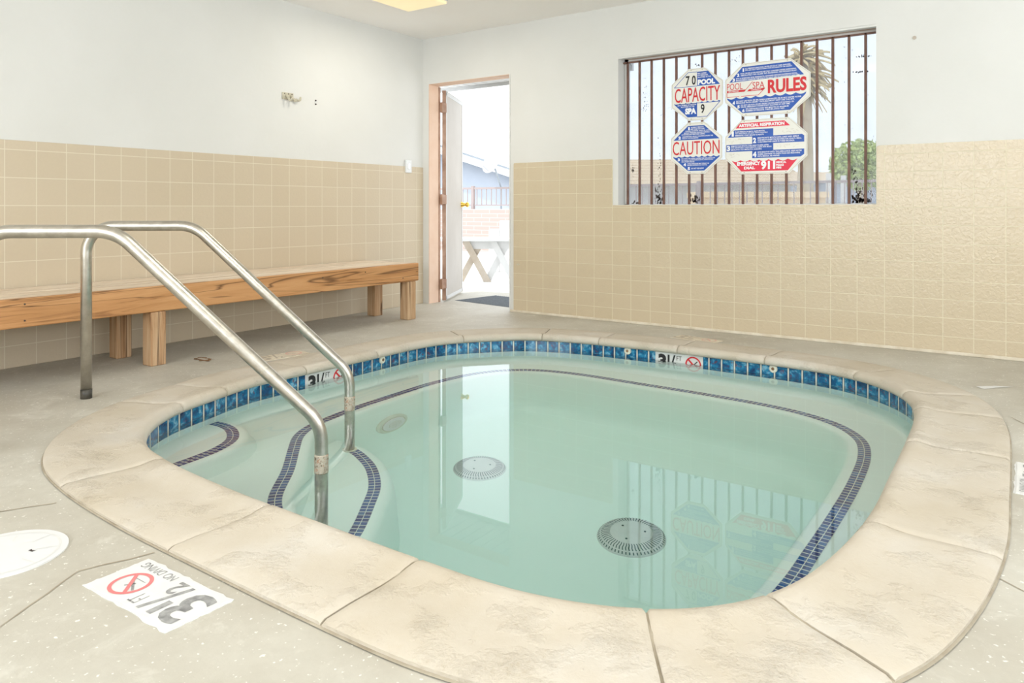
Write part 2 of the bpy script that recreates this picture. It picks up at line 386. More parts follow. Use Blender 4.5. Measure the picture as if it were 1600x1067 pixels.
def ring(bm, cu, cv, r0, r1, fn, t, n=48, a0=0, a1=360):
    full = abs(a1 - a0) >= 360; m = n if full else n + 1
    ang = [R(a0 + (a1 - a0) * i / n) for i in range(m)]
    A = [bm.verts.new(fn(cu + r0 * math.cos(a), cv + r0 * math.sin(a), t)) for a in ang]
    B = [bm.verts.new(fn(cu + r1 * math.cos(a), cv + r1 * math.sin(a), t)) for a in ang]
    for i in range(n): j = (i + 1) % m; bm.faces.new((A[i], A[j], B[j], B[i]))
def bar2(bm, p, q, w, fn, t):
    d = Vector((q[0] - p[0], q[1] - p[1])).normalized(); n = Vector((-d.y, d.x)) * w / 2
    poly(bm, [(p[0] + n.x, p[1] + n.y), (q[0] + n.x, q[1] + n.y), (q[0] - n.x, q[1] - n.y), (p[0] - n.x, p[1] - n.y)], fn, t)

# ------------------------------------------------------------ pool curves
def catmull(P, per=24, closed=True):
    n = len(P); out = []
    for i in range(n if closed else n - 1):
        g = lambda k: Vector(P[k % n]) if closed else Vector(P[max(0, min(n - 1, k))])
        p0, p1, p2, p3 = g(i - 1), g(i), g(i + 1), g(i + 2)
        t1 = max((p1 - p0).length ** .5, 1e-4); t2 = (p2 - p1).length ** .5; t3 = max((p3 - p2).length ** .5, 1e-4)
        m1 = (p1 - p0) / t1 - (p2 - p0) / (t1 + t2) + (p2 - p1) / t2 if (p1 - p0).length > 1e-6 else (p2 - p1) / t2
        m2 = (p2 - p1) / t2 - (p3 - p1) / (t2 + t3) + (p3 - p2) / t3 if (p3 - p2).length > 1e-6 else (p2 - p1) / t2
        m1 *= t2; m2 *= t2
        for k in range(per):
            t = k / per; out.append(p1 * (2 * t**3 - 3 * t**2 + 1) + m1 * (t**3 - 2 * t**2 + t) + p2 * (-2 * t**3 + 3 * t**2) + m2 * (t**3 - t**2))
    if not closed: out.append(Vector(P[-1]))
    return out
def resample(P, n, closed=True):
    Q = P + [P[0]] if closed else P
    L = [0]
    for a, b in zip(Q, Q[1:]): L.append(L[-1] + (b - a).length)
    out = []; j = 0; m = n if closed else n - 1
    for i in range(n):
        s = L[-1] * i / m
        while j < len(L) - 2 and L[j + 1] < s: j += 1
        t = (s - L[j]) / max(L[j + 1] - L[j], 1e-9); out.append(Q[j].lerp(Q[j + 1], t))
    return out, L[-1]
def smooth(P, it):
    n = len(P)
    for _ in range(it): P = [P[i] * 0.5 + (P[i - 1] + P[(i + 1) % n]) * 0.25 for i in range(n)]
    return P
def normals(P, closed=True):
    n = len(P); out = []
    for i in range(n):
        a, b = (P[i - 1], P[(i + 1) % n]) if closed else (P[max(i - 1, 0)], P[min(i + 1, n - 1)])
        t = (b - a).normalized(); out.append(Vector((t.y, -t.x)))
    return out
WALL_PTS = [(1.415, -2.90), (1.412, -2.50), (1.412, -2.14), (1.410, -1.83), (1.412, -1.66), (1.452, -1.446), (1.53, -1.30), (1.66, -1.14),
            (1.80, -1.00), (1.965, -0.925), (2.15, -0.878), (2.45, -0.850), (2.75, -0.838), (3.08, -0.838), (3.40, -0.852), (3.63, -0.876), (3.83, -0.935),
            (3.99, -1.045), (4.101, -1.160), (4.18, -1.29), (4.245, -1.47), (4.285, -1.75), (4.296, -2.1), (4.300, -2.55),
            (4.302, -2.85), (4.285, -3.09), (4.250, -3.32), (4.20, -3.50), (4.115, -3.64), (4.00, -3.745), (3.88, -3.81), (3.68, -3.862), (3.4, -3.872),
            (3.0, -3.868), (2.6, -3.86), (2.2, -3.825), (1.96, -3.77), (1.777, -3.655), (1.659, -3.535), (1.567, -3.391), (1.495, -3.168), (1.445, -3.02)]
NW = 480
WALL, WLEN = resample(smooth(resample(catmull(WALL_PTS), NW)[0], 14), NW)
WN = normals(WALL)
def woff(d, z): return [Vector((p.x + n.x * d, p.y + n.y * d, z)) for p, n in zip(WALL, WN)]
def wnear(x, y):
    v = Vector((x, y)); return min(range(NW), key=lambda i: (WALL[i] - v).length)
def wpos(s, d, z):
    f = (s / WLEN * NW) % NW; i = int(f); t = f - i; j = (i + 1) % NW
    p = WALL[i].lerp(WALL[j], t); n = WN[i].lerp(WN[j], t).normalized(); return Vector((p.x + n.x * d, p.y + n.y * d, z))
def ws(x, y): return wnear(x, y) * WLEN / NW
BENCH_PTS = [(1.724, -2.45), (1.718, -2.1), (1.716, -1.90), (1.735, -1.72), (1.785, -1.51), (1.89, -1.33), (2.05, -1.215), (2.3, -1.158), (2.75, -1.158),
             (3.15, -1.165), (3.5, -1.195), (3.71, -1.25), (3.885, -1.355), (4.005, -1.52), (4.055, -1.72), (4.076, -2.05), (4.076, -2.367), (4.066, -2.70),
             (4.052, -2.98), (4.01, -3.22), (3.88, -3.42), (3.65, -3.53), (3.2, -3.56), (2.75, -3.57), (2.50, -3.54), (2.34, -3.45), (2.142, -3.232), (1.95, -3.045),
             (1.84, -2.93), (1.775, -2.80), (1.744, -2.62)]
BN0, BLEN = resample(catmull(BENCH_PTS), 420); BN0 = smooth(BN0, 5); BNN = normals(BN0)
def boff(d): return [p + n * d for p, n in zip(BN0, BNN)]
CEN = Vector((2.9, -2.3))
def polar(curve):
    """sample a closed curve at the bearings of the wall points"""
    out = []
    for w in WALL:
        d = (w - CEN).normalized(); best = None
        for a, b in zip(curve, curve[1:] + curve[:1]):
            e = b - a; den = d.x * e.y - d.y * e.x
            if abs(den) < 1e-9: continue
            q = a - CEN; t = (q.x * e.y - q.y * e.x) / den; u = (q.x * d.y - q.y * d.x) / den
            if t > 0 and -1e-6 <= u <= 1 + 1e-6 and (best is None or t > best): best = t
        out.append(CEN + d * best)
    return out
WATER_Z = -0.077
BZ = -0.42

# ------------------------------------------------------------ room shell
LX, BY, RX, FY, CZ = 0.03, -0.03, 7.5, -8.5, 2.44
def st(name, bm, m, parent=None, sm=False):
    o = link(name, bm, m, parent, sm); o['kind'] = 'structure'; return o
bm = bmesh.new()
outer = [Vector(p) for p in [(LX, BY), (RX, BY), (RX, FY), (LX, FY)]]
inner = [p.to_2d() for p in woff(-0.27, 0)]
ov = [bm.verts.new((p.x, p.y, 0)) for p in outer]; iv = [bm.verts.new((p.x, p.y, 0)) for p in inner]
es = [bm.edges.new((a, b)) for L_ in (ov, iv) for a, b in zip(L_, L_[1:] + L_[:1])]
bmesh.ops.triangle_fill(bm, use_beauty=True, edges=es)
for f in bm.faces:
    if f.normal.z < 0: f.normal_flip()
floor = bpy.data.objects.new('floor', bpy.data.meshes.new('floor')); bm.to_mesh(floor.data); bm.free()
floor.data.materials.append(M['deck']); COL.objects.link(floor); floor['kind'] = 'structure'
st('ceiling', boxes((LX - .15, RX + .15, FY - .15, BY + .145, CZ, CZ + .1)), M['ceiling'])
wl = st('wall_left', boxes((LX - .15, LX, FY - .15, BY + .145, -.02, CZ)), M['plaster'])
sub('tile_wainscot', boxes((LX, LX + .008, FY, BY, 0, 1.255), bev=.003), M['tile_left'], wl)['kind'] = 'structure'
DX0, DX1, DZ = 0.105, 1.012, 2.02
WX0, WX1, WZ0, WZ1 = 2.036, 3.845, 0.905, 2.045
OY = 0.115
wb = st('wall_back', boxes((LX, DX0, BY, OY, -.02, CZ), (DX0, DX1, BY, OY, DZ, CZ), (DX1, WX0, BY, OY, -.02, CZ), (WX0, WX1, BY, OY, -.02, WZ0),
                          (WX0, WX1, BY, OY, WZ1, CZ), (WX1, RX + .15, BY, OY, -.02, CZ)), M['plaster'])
tb = bmesh.new()
TY = BY - .008
fnb = lambda u, v, t: (u, t, v)
def rounded(pts, rads, n=5):
    out = []
    m = len(pts)
    for i in range(m):
        r = rads[i]
        if r == 0: out.append(pts[i]); continue
        p = Vector(pts[i]); a = (Vector(pts[i - 1]) - p).normalized(); b = (Vector(pts[(i + 1) % m]) - p).normalized()
        for k in range(n + 1):
            t = k / n; q = (p + a * r) * (1 - t)**2 + p * 2 * t * (1 - t) + (p + b * r) * t * t; out.append((q.x, q.y))
    return out
prism(tb, rounded([(1.06, 0), (WX0 - .045, 0), (WX0 - .045, 1.26), (1.06, 1.26)], [0, 0, .015, .015]), fnb, TY, BY)
prism(tb, [(WX0 - .045, 0), (WX1 + .003, 0), (WX1 + .003, WZ0 - .003), (WX0 - .045, WZ0 - .003)], fnb, TY, BY)
prism(tb, rounded([(WX1 + .003, 0), (RX, 0), (RX, 1.275), (WX1 + .003, 1.275)], [0, 0, 0, .02]), fnb, TY, BY)
sub('tile_wainscot', tb, M['tile_back'], wb)['kind'] = 'structure'
st('baseboard_back', boxes((1.03, RX, TY - .012, TY, 0, .02), bev=.004), M['fadedplate'])
st('wall_right', boxes((RX, RX + .15, FY - .15, BY, -.02, .9), (RX, RX + .15, FY - .15, BY, 2.2, CZ), (RX, RX + .15, FY - .15, -6.7, .9, 2.2), (RX, RX + .15, -1.1, BY, .9, 2.2)), M['plaster'])
st('wall_front', boxes((LX, RX, FY - .15, FY, -.02, .7), (LX, RX, FY - .15, FY, 2.2, CZ), (LX, 1.1, FY - .15, FY, .7, 2.2), (5.5, RX, FY - .15, FY, .7, 2.2)), M['plaster'])
# small baseboard crack line and corner beads
st('trim_1', boxes((DX1, DX1 + .012, BY - .006, BY, 0, DZ), bev=.002), M['plaster'])
# nail marks on plaster
for z_, w_ in ((1.726, 'upper'), (1.697, 'lower')):
    bm = bmesh.new(); cyl(bm, (LX, -1.29, z_), .006, .012, 12, 'X')
    tag(link('wall_anchor', bm, M['fleck'], None, origin=(LX, -1.29, z_)), w_ + ' of two small dark screw holes on the white left wall', 'screw hole', 'screw holes beside the wall hook')
bm = bmesh.new(); cyl(bm, (4.06, BY - .002, 1.93), .011, .008, 12, 'Y')
tag(link('wall_plug', bm, M['tanwood'], None, origin=(4.06, BY, 1.93)), 'tiny tan plug in the white wall right of the window', 'plug')

# window 1: frame and filmed pane
win = st('window_1', boxes((WX0, WX0 + .03, OY - .03, OY, WZ0, WZ1), (WX1 - .012, WX1, OY - .03, OY, WZ0, WZ1), (WX0, WX1, OY - .03, OY, WZ1 - .03, WZ1), (WX0, WX1, OY - .03, OY, WZ0, WZ0 + .006)), M['plaster'])
pn = sub('window_pane', boxes((WX0 + .005, WX1 - .005, OY - .017, OY - .013, WZ0 + .002, WZ1 - .005)), M['pane'], win)
bm = bmesh.new(); rf = random.Random(3)
def flecks(cx, cz, sx, sz, n, smin=.004, smax=.014):
    smax *= 1.25; smin *= 1.3; n = int(n * 1.3)
    for _ in range(n):
        x = cx + rf.gauss(0, sx); z = cz + abs(rf.gauss(0, sz)) if sz > 0 else cz
        if not (WX0 + .035 < x < WX1 - .02 and WZ0 + .01 < z < WZ1 - .06): continue
        r = rf.uniform(smin, smax); k = rf.randint(5, 7); a0 = rf.random() * 6
        poly(bm, [(x + r * rf.uniform(.35, 1) * math.cos(a0 + 6.283 * i / k) * .6, z + r * rf.uniform(.4, 1.2) * math.sin(a0 + 6.283 * i / k)) for i in range(k)], fnb, OY - .0175)
flecks(2.31, .91, .018, .05, 36, .003, .012); flecks(2.32, 1.0, .012, .16, 30, .002, .007); flecks(2.1, 1.16, .008, .03, 12, .003, .01); flecks(2.12, .91, .02, .012, 16, .003, .01)
flecks(2.60, .91, .02, .03, 30, .003, .014); flecks(3.72, .91, .022, .045, 60, .003, .013); flecks(3.70, 1.04, .01, .04, 14, .003, .01); flecks(3.79, .92, .012, .03, 14, .003, .009)
for _ in range(60): flecks(rf.uniform(2.1, 3.8), rf.uniform(.95, 1.9), .03, .05, 2, .0015, .004)
flecks(2.2, 1.62, .015, .12, 26, .002, .006); flecks(2.92, 1.93, .02, .02, 12, .002, .005); flecks(2.63, 1.93, .015, .01, 8, .003, .006); flecks(3.75, 1.87, .025, .004, 14, .003, .006); flecks(3.73, 1.77, .025, .003, 12, .003, .007)
sub('peeling_flecks', bm, M['fleck'], win)
# timber edge over the window reveal
st('trim_2', boxes((WX0, WX1, BY, BY + .05, WZ1 - .014, WZ1 - .001)), M['plaster'])
st('trim_7', boxes((WX0 + .03, WX1 - .012, BY + .051, OY - .031, WZ1 - .006, WZ1 - .001)), M['peach'])
gr = empty('window_grille', (2.94, .06, WZ0), 'row of upright brown steel bars inside the window opening behind the four signs', 'window bars')
sub('grille_rail', boxes((WX0 + .002, WX1 - .002, .052, .068, WZ1 - .04, WZ1 - .028)), M['brownbar'], gr)
for k in range(18):
    x = 2.075 + .0997 * k
    sub('bar', boxes((x - .0082, x + .0082, .052, .068, WZ0 + .002, WZ1 - .028), bev=.002), M['brownbar'], gr)

# ------------------------------------------------------------ door
jm = st('door_frame_1', boxes((DX0 - .001, DX0 + .004, BY + .001, OY, 0, DZ), (DX0, DX1, BY + .001, OY, DZ - .004, DZ + .001)), M['peach'])
jm.name = 'trim_3'
st('trim_4', boxes((DX0 + .002, DX0 + .009, OY - .012, OY + .012, 0, DZ - .01)), M['bronze'])
P0 = Vector((.143, .168, 0)); U = Vector((-.447, .894, 0)).normalized(); NR = Vector((U.y, -U.x, 0))
DM = Matrix.Translation(P0) @ Matrix(((U.x, NR.x, 0, 0), (U.y, NR.y, 0, 0), (0, 0, 1, 0), (0, 0, 0, 1)))
def dbox(*a, bev=0): bm = bmesh.new(); box(bm, *a, mtx=DM, bev=bev); return bm
door = st('door_1', dbox(0.006, .76, -.032, 0, .012, 1.985, bev=.002), M['doorpaint'])
sub('door_edge', dbox(0, .006, -.034, .001, .012, 1.985), M['bronze'], door)
bm = bmesh.new()
for a in ((.01, .75, 0, .003, .02, .05), (.01, .75, 0, .003, 1.94, 1.975), (.01, .04, 0, .003, .02, 1.97), (.72, .75, 0, .003, .02, 1.97)): box(bm, *a, mtx=DM)
sub('door_moulding', bm, M['outwhite'], door)
bm = bmesh.new(); b2 = bmesh.new(); bmesh.ops.create_uvsphere(b2, u_segments=20, v_segments=12, radius=.027)
merge(bm, b2, DM @ Matrix.Translation((.70, .062, .915)) @ Matrix.Diagonal((1, .8, 1, 1)))
b2 = bmesh.new(); bmesh.ops.create_cone(b2, cap_ends=True, segments=20, radius1=.03, radius2=.012, depth=.05); merge(bm, b2, DM @ Matrix.Translation((.70, .025, .915)) @ Matrix.Rotation(R(-90), 4, 'X'))
flat_shade(sub('door_knob', bm, M['brass'], door))
for z in (.17, .96, 1.82):
    bm = bmesh.new(); box(bm, .118, .150, .108, .175, z - .045, z + .045, bev=.004); cyl(bm, (.134, .125, z), .012, .10, 12)
    sub('hinge', bm, M['bronze'], door)
bm = bmesh.new(); box(bm, 0, .80, 0, .55, -.015, .0, bev=.004)
mt = link('door_mat', bm, M['rubber'], None)
mt.location = (.14, .30, .0); mt.rotation_euler = (0, 0, R(-9))
tag(mt, 'flat dark grey rubber mat just outside the open doorway', 'doormat')
bm = bmesh.new()
for i in range(26):
    x = .02 + i * .03
    box(bm, x, x + .012, .01, .54, 0, .003)
rb = link('mat_ribs', bm, M['rubber'], None); rb.parent = mt

# ------------------------------------------------------------ ceiling light, hook, switch
t = empty('ceiling_light', (.92, -1.2, CZ), 'square yellowed flush ceiling light near the doorway corner', 'ceiling light')
lx, ly = .672, -.919
sub('lamp_housing', boxes((lx, lx + .40, ly - .40, ly, CZ - .012, CZ - .0005), bev=.003), M['white'], t)
sub('diffuser', boxes((lx + .006, lx + .394, ly - .394, ly - .006, CZ - .035, CZ - .012), bev=.006), M['lampglass'], t)
t = empty('coat_hook', (LX, -1.54, 1.72), 'small old beige metal double hook screwed to the white left wall', 'hook')
sub('hook_plate', boxes((LX, LX + .012, -1.612, -1.512, 1.700, 1.752), bev=.003), M['hook'], t)
for y in (-1.58, -1.535):
    bm = bmesh.new(); tube(bm, catmull([(LX + .01, y, 1.735), (LX + .03, y, 1.715), (LX + .045, y + .008, 1.690), (LX + .06, y + .02, 1.705)], 6, False), .008, 12)
    sub('prong', bm, M['hook'], t, True)
bm = bmesh.new(); tube(bm, catmull([(LX + .01, -1.515, 1.712), (LX + .02, -1.49, 1.702), (LX + .03, -1.466, 1.705), (LX + .03, -1.460, 1.728)], 6, False), .008, 12)
sub('prong', bm, M['hook'], t, True)
for y in (-1.597, -1.562, -1.528): bm = bmesh.new(); cyl(bm, (LX + .0125, y, 1.742), .004, .003, 10, 'X'); sub('screw', bm, M['fleck'], t)
t = empty('light_switch', (LX, -.237, 1.255), 'small white light switch on the left wall at the tile top', 'light switch')
sub('switch_plate', boxes((LX + .002, LX + .022, -.275, -.200, 1.198, 1.312), bev=.004), M['white'], t)
sub('rocker', boxes((LX + .020, LX + .028, -.252, -.223, 1.228, 1.282), bev=.003), M['signwhite'], t)
bm = bmesh.new(); poly(bm, [(1.083, .405), (1.10, .397), (1.118, .401), (1.13, .408), (1.115, .412), (1.10, .414)], fnb, TY - .0015)
tag(link('tile_chip', bm, M['hook'], None, origin=(1.10, TY, .405)), 'small chipped spot in the beige tile near the right side of the doorway', 'chip')

# ------------------------------------------------------------ bench
by0, by1 = -.765, -4.75
bn = empty('wooden_bench', (.33, -2.9, 0), 'long low orange wooden bench on square posts along the tiled left wall', 'bench')
slw = .128
for i in range(4):
    x0 = .048 + i * (slw + .011)
    bm = bmesh.new(); box(bm, x0, x0 + slw, by1, by0, .402, .439 + .001 * (i % 2), bev=.005)
    sub('seat_slat', bm, M['wood_top'], bn)
sub('front_rail', boxes((.605, .645, by1, by0 - .003, .302, .443), bev=.006), M['wood_y'], bn)
sub('back_rail', boxes((.05, .085, by1, by0, .302, .401), bev=.004), M['wood_y'], bn)
for y in (-.845, -2.925, -4.6):
    sub('cross_rail', boxes((.086, .604, y - .02, y + .02, .33, .401), bev=.003), M['wood_z'], bn)
    for x in (.235, .600):
        dz = .004
        sub('leg', boxes((x - .0445, x + .0445, y - .0445, y + .0445, dz - .004, .328 if x < .5 else .301), bev=.006), M['wood_z'], bn)
for y, z in ((-3.6, .415), (-3.6, .335), (-.79, .375), (-.95, .335), (-1.75, .40), (-1.35, .41)):
    bm = bmesh.new(); cyl(bm, (.6455, y, z), .0045, .003, 10, 'X'); sub('nail', bm, M['fleck'], bn)

# ------------------------------------------------------------ signs
def octo(x0, x1, z0, z1, cx, cz): return [(x0 + cx, z0), (x1 - cx, z0), (x1, z0 + cz), (x1, z1 - cz), (x1 - cx, z1), (x0 + cx, z1), (x0, z1 - cz), (x0, z0 + cz)]
SY = .046
SGROUP = 'pool rule signs on the window bars'
def wave(x0, x1, z, n, h):
    out = []
    for i in range(n):
        a = x0 + (x1 - x0) * i / n; b = x0 + (x1 - x0) * (i + 1) / n
        for k in range(6): t = k / 6; out.append((a + (b - a) * t, z + h * (1 - math.sin(math.pi * t)) - h * .4))
    out.append((x1, z + h * .6)); return out
def sign(name, x0, x1, z0, z1, cx, cz, label):
    r = empty(name, ((x0 + x1) / 2, SY, z0), label, 'sign')
    bm = bmesh.new(); prism(bm, octo(x0, x1, z0, z1, cx, cz), fnb, SY, SY + .004)
    sub('board', bm, M['sign'], r)
    bm = bmesh.new(); o = octo(x0 + .006, x1 - .006, z0 + .006, z1 - .006, cx - .002, cz - .002)
    for a, b in zip(o, o[1:] + o[:1]): bar2(bm, a, b, .0018, fnb, SY - .0006)
    sub('printed_border', bm, M['faintgrey'], r)
    for x in (x0 + cx + .02, x1 - cx - .02):
        for z in (z0 + .012, z1 - .012): bm = bmesh.new(); cyl(bm, (x, SY - .0015, z), .004, .003, 10, 'Y'); sub('screw', bm, M['hook'], r)
    return r
T1, T2, T3 = SY - .0010, SY - .0018, SY - .0024
def lines(bm, rows, bold=0.02):
    for s, x0, x1, z0, z1 in rows: text(bm, s, x0, x1, z0, z1, fnb, T2, bold)
# capacity sign
s = sign('capacity_sign', 2.440, 2.834, 1.524, 1.907, .135, .105, 'octagonal sign reading CAPACITY with 70 for the pool and 9 for the spa')
bm = bmesh.new()
poly(bm, [(2.640, 1.776), (2.811, 1.776), (2.723, 1.880), (2.640, 1.880)], fnb, T1)
poly(bm, [(2.463, 1.652), (2.640, 1.652), (2.640, 1.550), (2.568, 1.550)], fnb, T1)
poly(bm, wave(2.463, 2.640, 1.652, 4, .010)[::-1] + [(2.463, 1.650), (2.640, 1.650)], fnb, T1)
for i in range(4): poly(bm, [(2.66 + i * .043, 1.652), (2.69 + i * .043, 1.653), (2.675 + i * .043, 1.660)], fnb, T1)
for a, b in (((2.463, 1.776), (2.64, 1.776)), ((2.463, 1.776), (2.57, 1.880)), ((2.57, 1.880), (2.64, 1.880)), ((2.64, 1.651), (2.811, 1.651)), ((2.811, 1.651), (2.715, 1.549)), ((2.715, 1.549), (2.64, 1.549))): bar2(bm, a, b, .004, fnb, T1)
sub('blue_panel', bm, M['blue'], s)
bm = bmesh.new(); text(bm, 'CAPACITY', 2.468, 2.812, 1.662, 1.768, fnb, T2, .005); sub('red_lettering', bm, M['red'], s)
bm = bmesh.new(); text(bm, '7 0', 2.553, 2.630, 1.786, 1.856, fnb, T2, .02); text(bm, '9', 2.668, 2.697, 1.573, 1.640, fnb, T2, .02); sub('black_numerals', bm, M['black'], s)
bm = bmesh.new(); text(bm, 'POOL', 2.646, 2.775, 1.782, 1.822, fnb, T2, .06); text(bm, 'SPA', 2.548, 2.634, 1.572, 1.618, fnb, T2, .06)
lines(bm, [('MAX. NUMBER', 2.645, 2.712, 1.861, 1.871), ('OF PERSONS', 2.645, 2.722, 1.847, 1.857), ('ALLOWED IN THE', 2.645, 2.744, 1.833, 1.843), ('MAX. NUMBER OF PERSONS', 2.49, 2.634, 1.637, 1.646), ('ALLOWED IN THE', 2.515, 2.62, 1.624, 1.633)])
sub('white_lettering', bm, M['signwhite'], s)
# caution sign
s = sign('caution_sign', 2.435, 2.829, 1.131, 1.511, .132, .112, 'octagonal sign reading CAUTION in thin red letters, hanging below the capacity sign')
bm = bmesh.new()
poly(bm, [(2.457, 1.383), (2.808, 1.383), (2.694, 1.486), (2.570, 1.486)], fnb, T1)
poly(bm, wave(2.455, 2.808, 1.258, 8, .009)[::-1] + [(2.457, 1.253), (2.570, 1.154), (2.694, 1.154), (2.808, 1.253)], fnb, T1)
sub('blue_panel', bm, M['blue'], s)
bm = bmesh.new(); text(bm, 'CAUTION', 2.451, 2.808, 1.273, 1.373, fnb, T2, .0); sub('red_lettering', bm, M['red'], s)
bm = bmesh.new()
lines(bm, [('1', 2.572, 2.584, 1.455, 1.478), ('2', 2.496, 2.515, 1.390, 1.412), ('3', 2.49, 2.508, 1.228, 1.250), ('4', 2.535, 2.555, 1.190, 1.212), ('5', 2.568, 2.586, 1.160, 1.182)], .06)
lines(bm, [('ELDERLY PERSONS', 2.595, 2.69, 1.468, 1.478), ('AND THOSE WITH HEART', 2.59, 2.70, 1.455, 1.465), ('DISEASE, DIABETES, HIGH OR LOW', 2.55, 2.735, 1.442, 1.452), ('BLOOD PRESSURE SHOULD CONSULT', 2.54, 2.74, 1.430, 1.440), ('A PHYSICIAN BEFORE USING', 2.52, 2.70, 1.418, 1.428),
           ('UNSUPERVISED USE BY CHILDREN UNDER THE', 2.525, 2.76, 1.403, 1.412), ('AGE OF 14 IS PROHIBITED', 2.525, 2.65, 1.391, 1.400),
           ('DO NOT USE WHILE UNDER THE INFLUENCE OF', 2.52, 2.775, 1.240, 1.249), ('ALCOHOL, ANTICOAGULANTS, NARCOTICS', 2.52, 2.76, 1.229, 1.237), ('OR OTHER DRUGS', 2.52, 2.62, 1.217, 1.226),
           ('LONG EXPOSURE MAY RESULT IN', 2.565, 2.73, 1.202, 1.211), ('NAUSEA, DIZZINESS OR FAINTING', 2.565, 2.715, 1.190, 1.199), ('DO NOT USE ALONE', 2.596, 2.69, 1.166, 1.177)])
sub('white_lettering', bm, M['signwhite'], s)
# rules sign
s = sign('rules_sign', 2.848, 3.432, 1.527, 1.905, .130, .108, 'wide eight-sided sign reading POOL / SPA RULES in red between two blue panels')
bm = bmesh.new()
poly(bm, [(2.879, 1.776), (3.391, 1.785), (3.310, 1.882), (2.972, 1.879)], fnb, T1)
poly(bm, wave(2.861, 3.405, 1.660, 8, .013)[::-1] + [(2.866, 1.654), (2.973, 1.552), (3.300, 1.552), (3.402, 1.654)], fnb, T1)
sub('blue_panel', bm, M['blue'], s)
bm = bmesh.new(); text(bm, 'RULES', 3.150, 3.408, 1.676, 1.772, fnb, T2, .035)
text(bm, 'POOL', 2.863, 2.975, 1.722, 1.768, fnb, T2, -.004); text(bm, 'SPA', 3.045, 3.127, 1.718, 1.765, fnb, T2, -.004)
poly(bm, [(2.863, 1.703), (2.985, 1.703), (3.000, 1.718), (2.863, 1.718)], fnb, T2); poly(bm, [(3.005, 1.703), (3.115, 1.703), (3.130, 1.718), (3.022, 1.718)], fnb, T2)
for a, b in (((2.985, 1.703), (3.045, 1.770)), ((2.863, 1.703), (2.863, 1.672)), ((2.863, 1.672), (2.95, 1.672)), ((2.965, 1.672), (3.085, 1.672)), ((3.085, 1.672), (3.130, 1.716))): bar2(bm, a, b, .0035, fnb, T2)
sub('red_lettering', bm, M['red'], s)
bm = bmesh.new()
text(bm, 'MAXIMUM', 2.875, 2.945, 1.706, 1.715, fnb, T3, .02); text(bm, 'CAPACITY', 3.035, 3.105, 1.706, 1.715, fnb, T3, .02)
lines(bm, [('1', 2.975, 2.985, 1.845, 1.869), ('2', 2.935, 2.952, 1.813, 1.836), ('3', 2.903, 2.920, 1.780, 1.804), ('4', 2.903, 2.920, 1.617, 1.641), ('5', 2.937, 2.954, 1.587, 1.610), ('6', 2.972, 2.989, 1.558, 1.581)], .06)
lines(bm, [('ALL PERSONS USING POOL OR SPA DO SO AT THEIR OWN RISK.', 2.992, 3.305, 1.859, 1.869), ('WE ARE NOT RESPONSIBLE FOR ACCIDENTS OR INJURY.', 2.992, 3.315, 1.846, 1.856),
           ('POOL OR SPA IS FOR PRIVATE USE ONLY. CHILDREN UNDER SUPERVISION.', 2.960, 3.340, 1.826, 1.836), ('ABSOLUTELY NO GLASS. NO RUNNING. NO ROUGH PLAY.', 2.960, 3.345, 1.813, 1.823),
           ('SPA IS RESERVED FOR RESIDENTS. SHOWER BEFORE ENTERING POOL.', 2.928, 3.350, 1.794, 1.804), ('MANAGEMENT RESERVES THE RIGHT TO DENY USE TO ANYONE AT ANY TIME.', 2.928, 3.365, 1.781, 1.791),
           ('DO NOT USE POOL OR SPA WHEN OVERHEATED OR IN HOT WATER ALONE.', 2.930, 3.375, 1.633, 1.643), ('PERSONS WITH HEART TROUBLE MUST NOT USE THE SPA.', 2.930, 3.330, 1.620, 1.630),
           ('DO NOT USE POOL OR SPA UNDER THE INFLUENCE OF ALCOHOL OR', 2.962, 3.325, 1.603, 1.613), ('DRUGS. EMERGENCY PHONE IS NOT ALLOWED AT ANY TIME.', 2.962, 3.300, 1.590, 1.600),
           ('SPA EXPOSURE IS FOR TEN MINUTES AT MAXIMUM', 2.997, 3.290, 1.574, 1.584), ('NUMBER OF PERSONS. TAKE SPA AWAY WET.', 2.997, 3.265, 1.561, 1.571)])
sub('white_lettering', bm, M['signwhite'], s)
# respiration sign
s = sign('respiration_sign', 2.848, 3.411, 1.119, 1.504, .118, .115, 'wide eight-sided sign with red ARTIFICIAL RESPIRATION band and EMERGENCY DIAL 911')
bm = bmesh.new()
poly(bm, [(2.868, 1.383), (3.187, 1.383), (3.187, 1.433), (2.915, 1.433)], fnb, T1)
poly(bm, [(3.042, 1.330), (3.392, 1.330), (3.392, 1.372), (3.378, 1.383), (3.042, 1.383)], fnb, T1)
poly(bm, [(2.858, 1.281), (3.187, 1.281), (3.187, 1.331), (2.858, 1.331)], fnb, T1)
poly(bm, [(3.042, 1.230), (3.368, 1.230), (3.392, 1.247), (3.392, 1.283), (3.042, 1.283)], fnb, T1)
sub('blue_panel', bm, M['blue'], s)
bm = bmesh.new()
poly(bm, [(2.925, 1.446), (3.300, 1.446), (3.262, 1.482), (2.957, 1.482)], fnb, T1)
poly(bm, wave(2.895, 3.350, 1.212, 7, .012)[::-1] + [(2.965, 1.139), (3.285, 1.139)], fnb, T1)
sub('red_panel', bm, simple('bright_red_print', (0.74, 0.02, 0.06), .45), s)
bm = bmesh.new(); text(bm, 'ARTIFICIAL RESPIRATION', 2.948, 3.262, 1.452, 1.475, fnb, T2, .05)
text(bm, 'EMERGENCY', 2.935, 3.098, 1.180, 1.207, fnb, T2, .05); text(bm, 'DIAL', 2.985, 3.062, 1.153, 1.173, fnb, T2, .05); text(bm, '911', 3.103, 3.200, 1.148, 1.209, fnb, T2, .05)
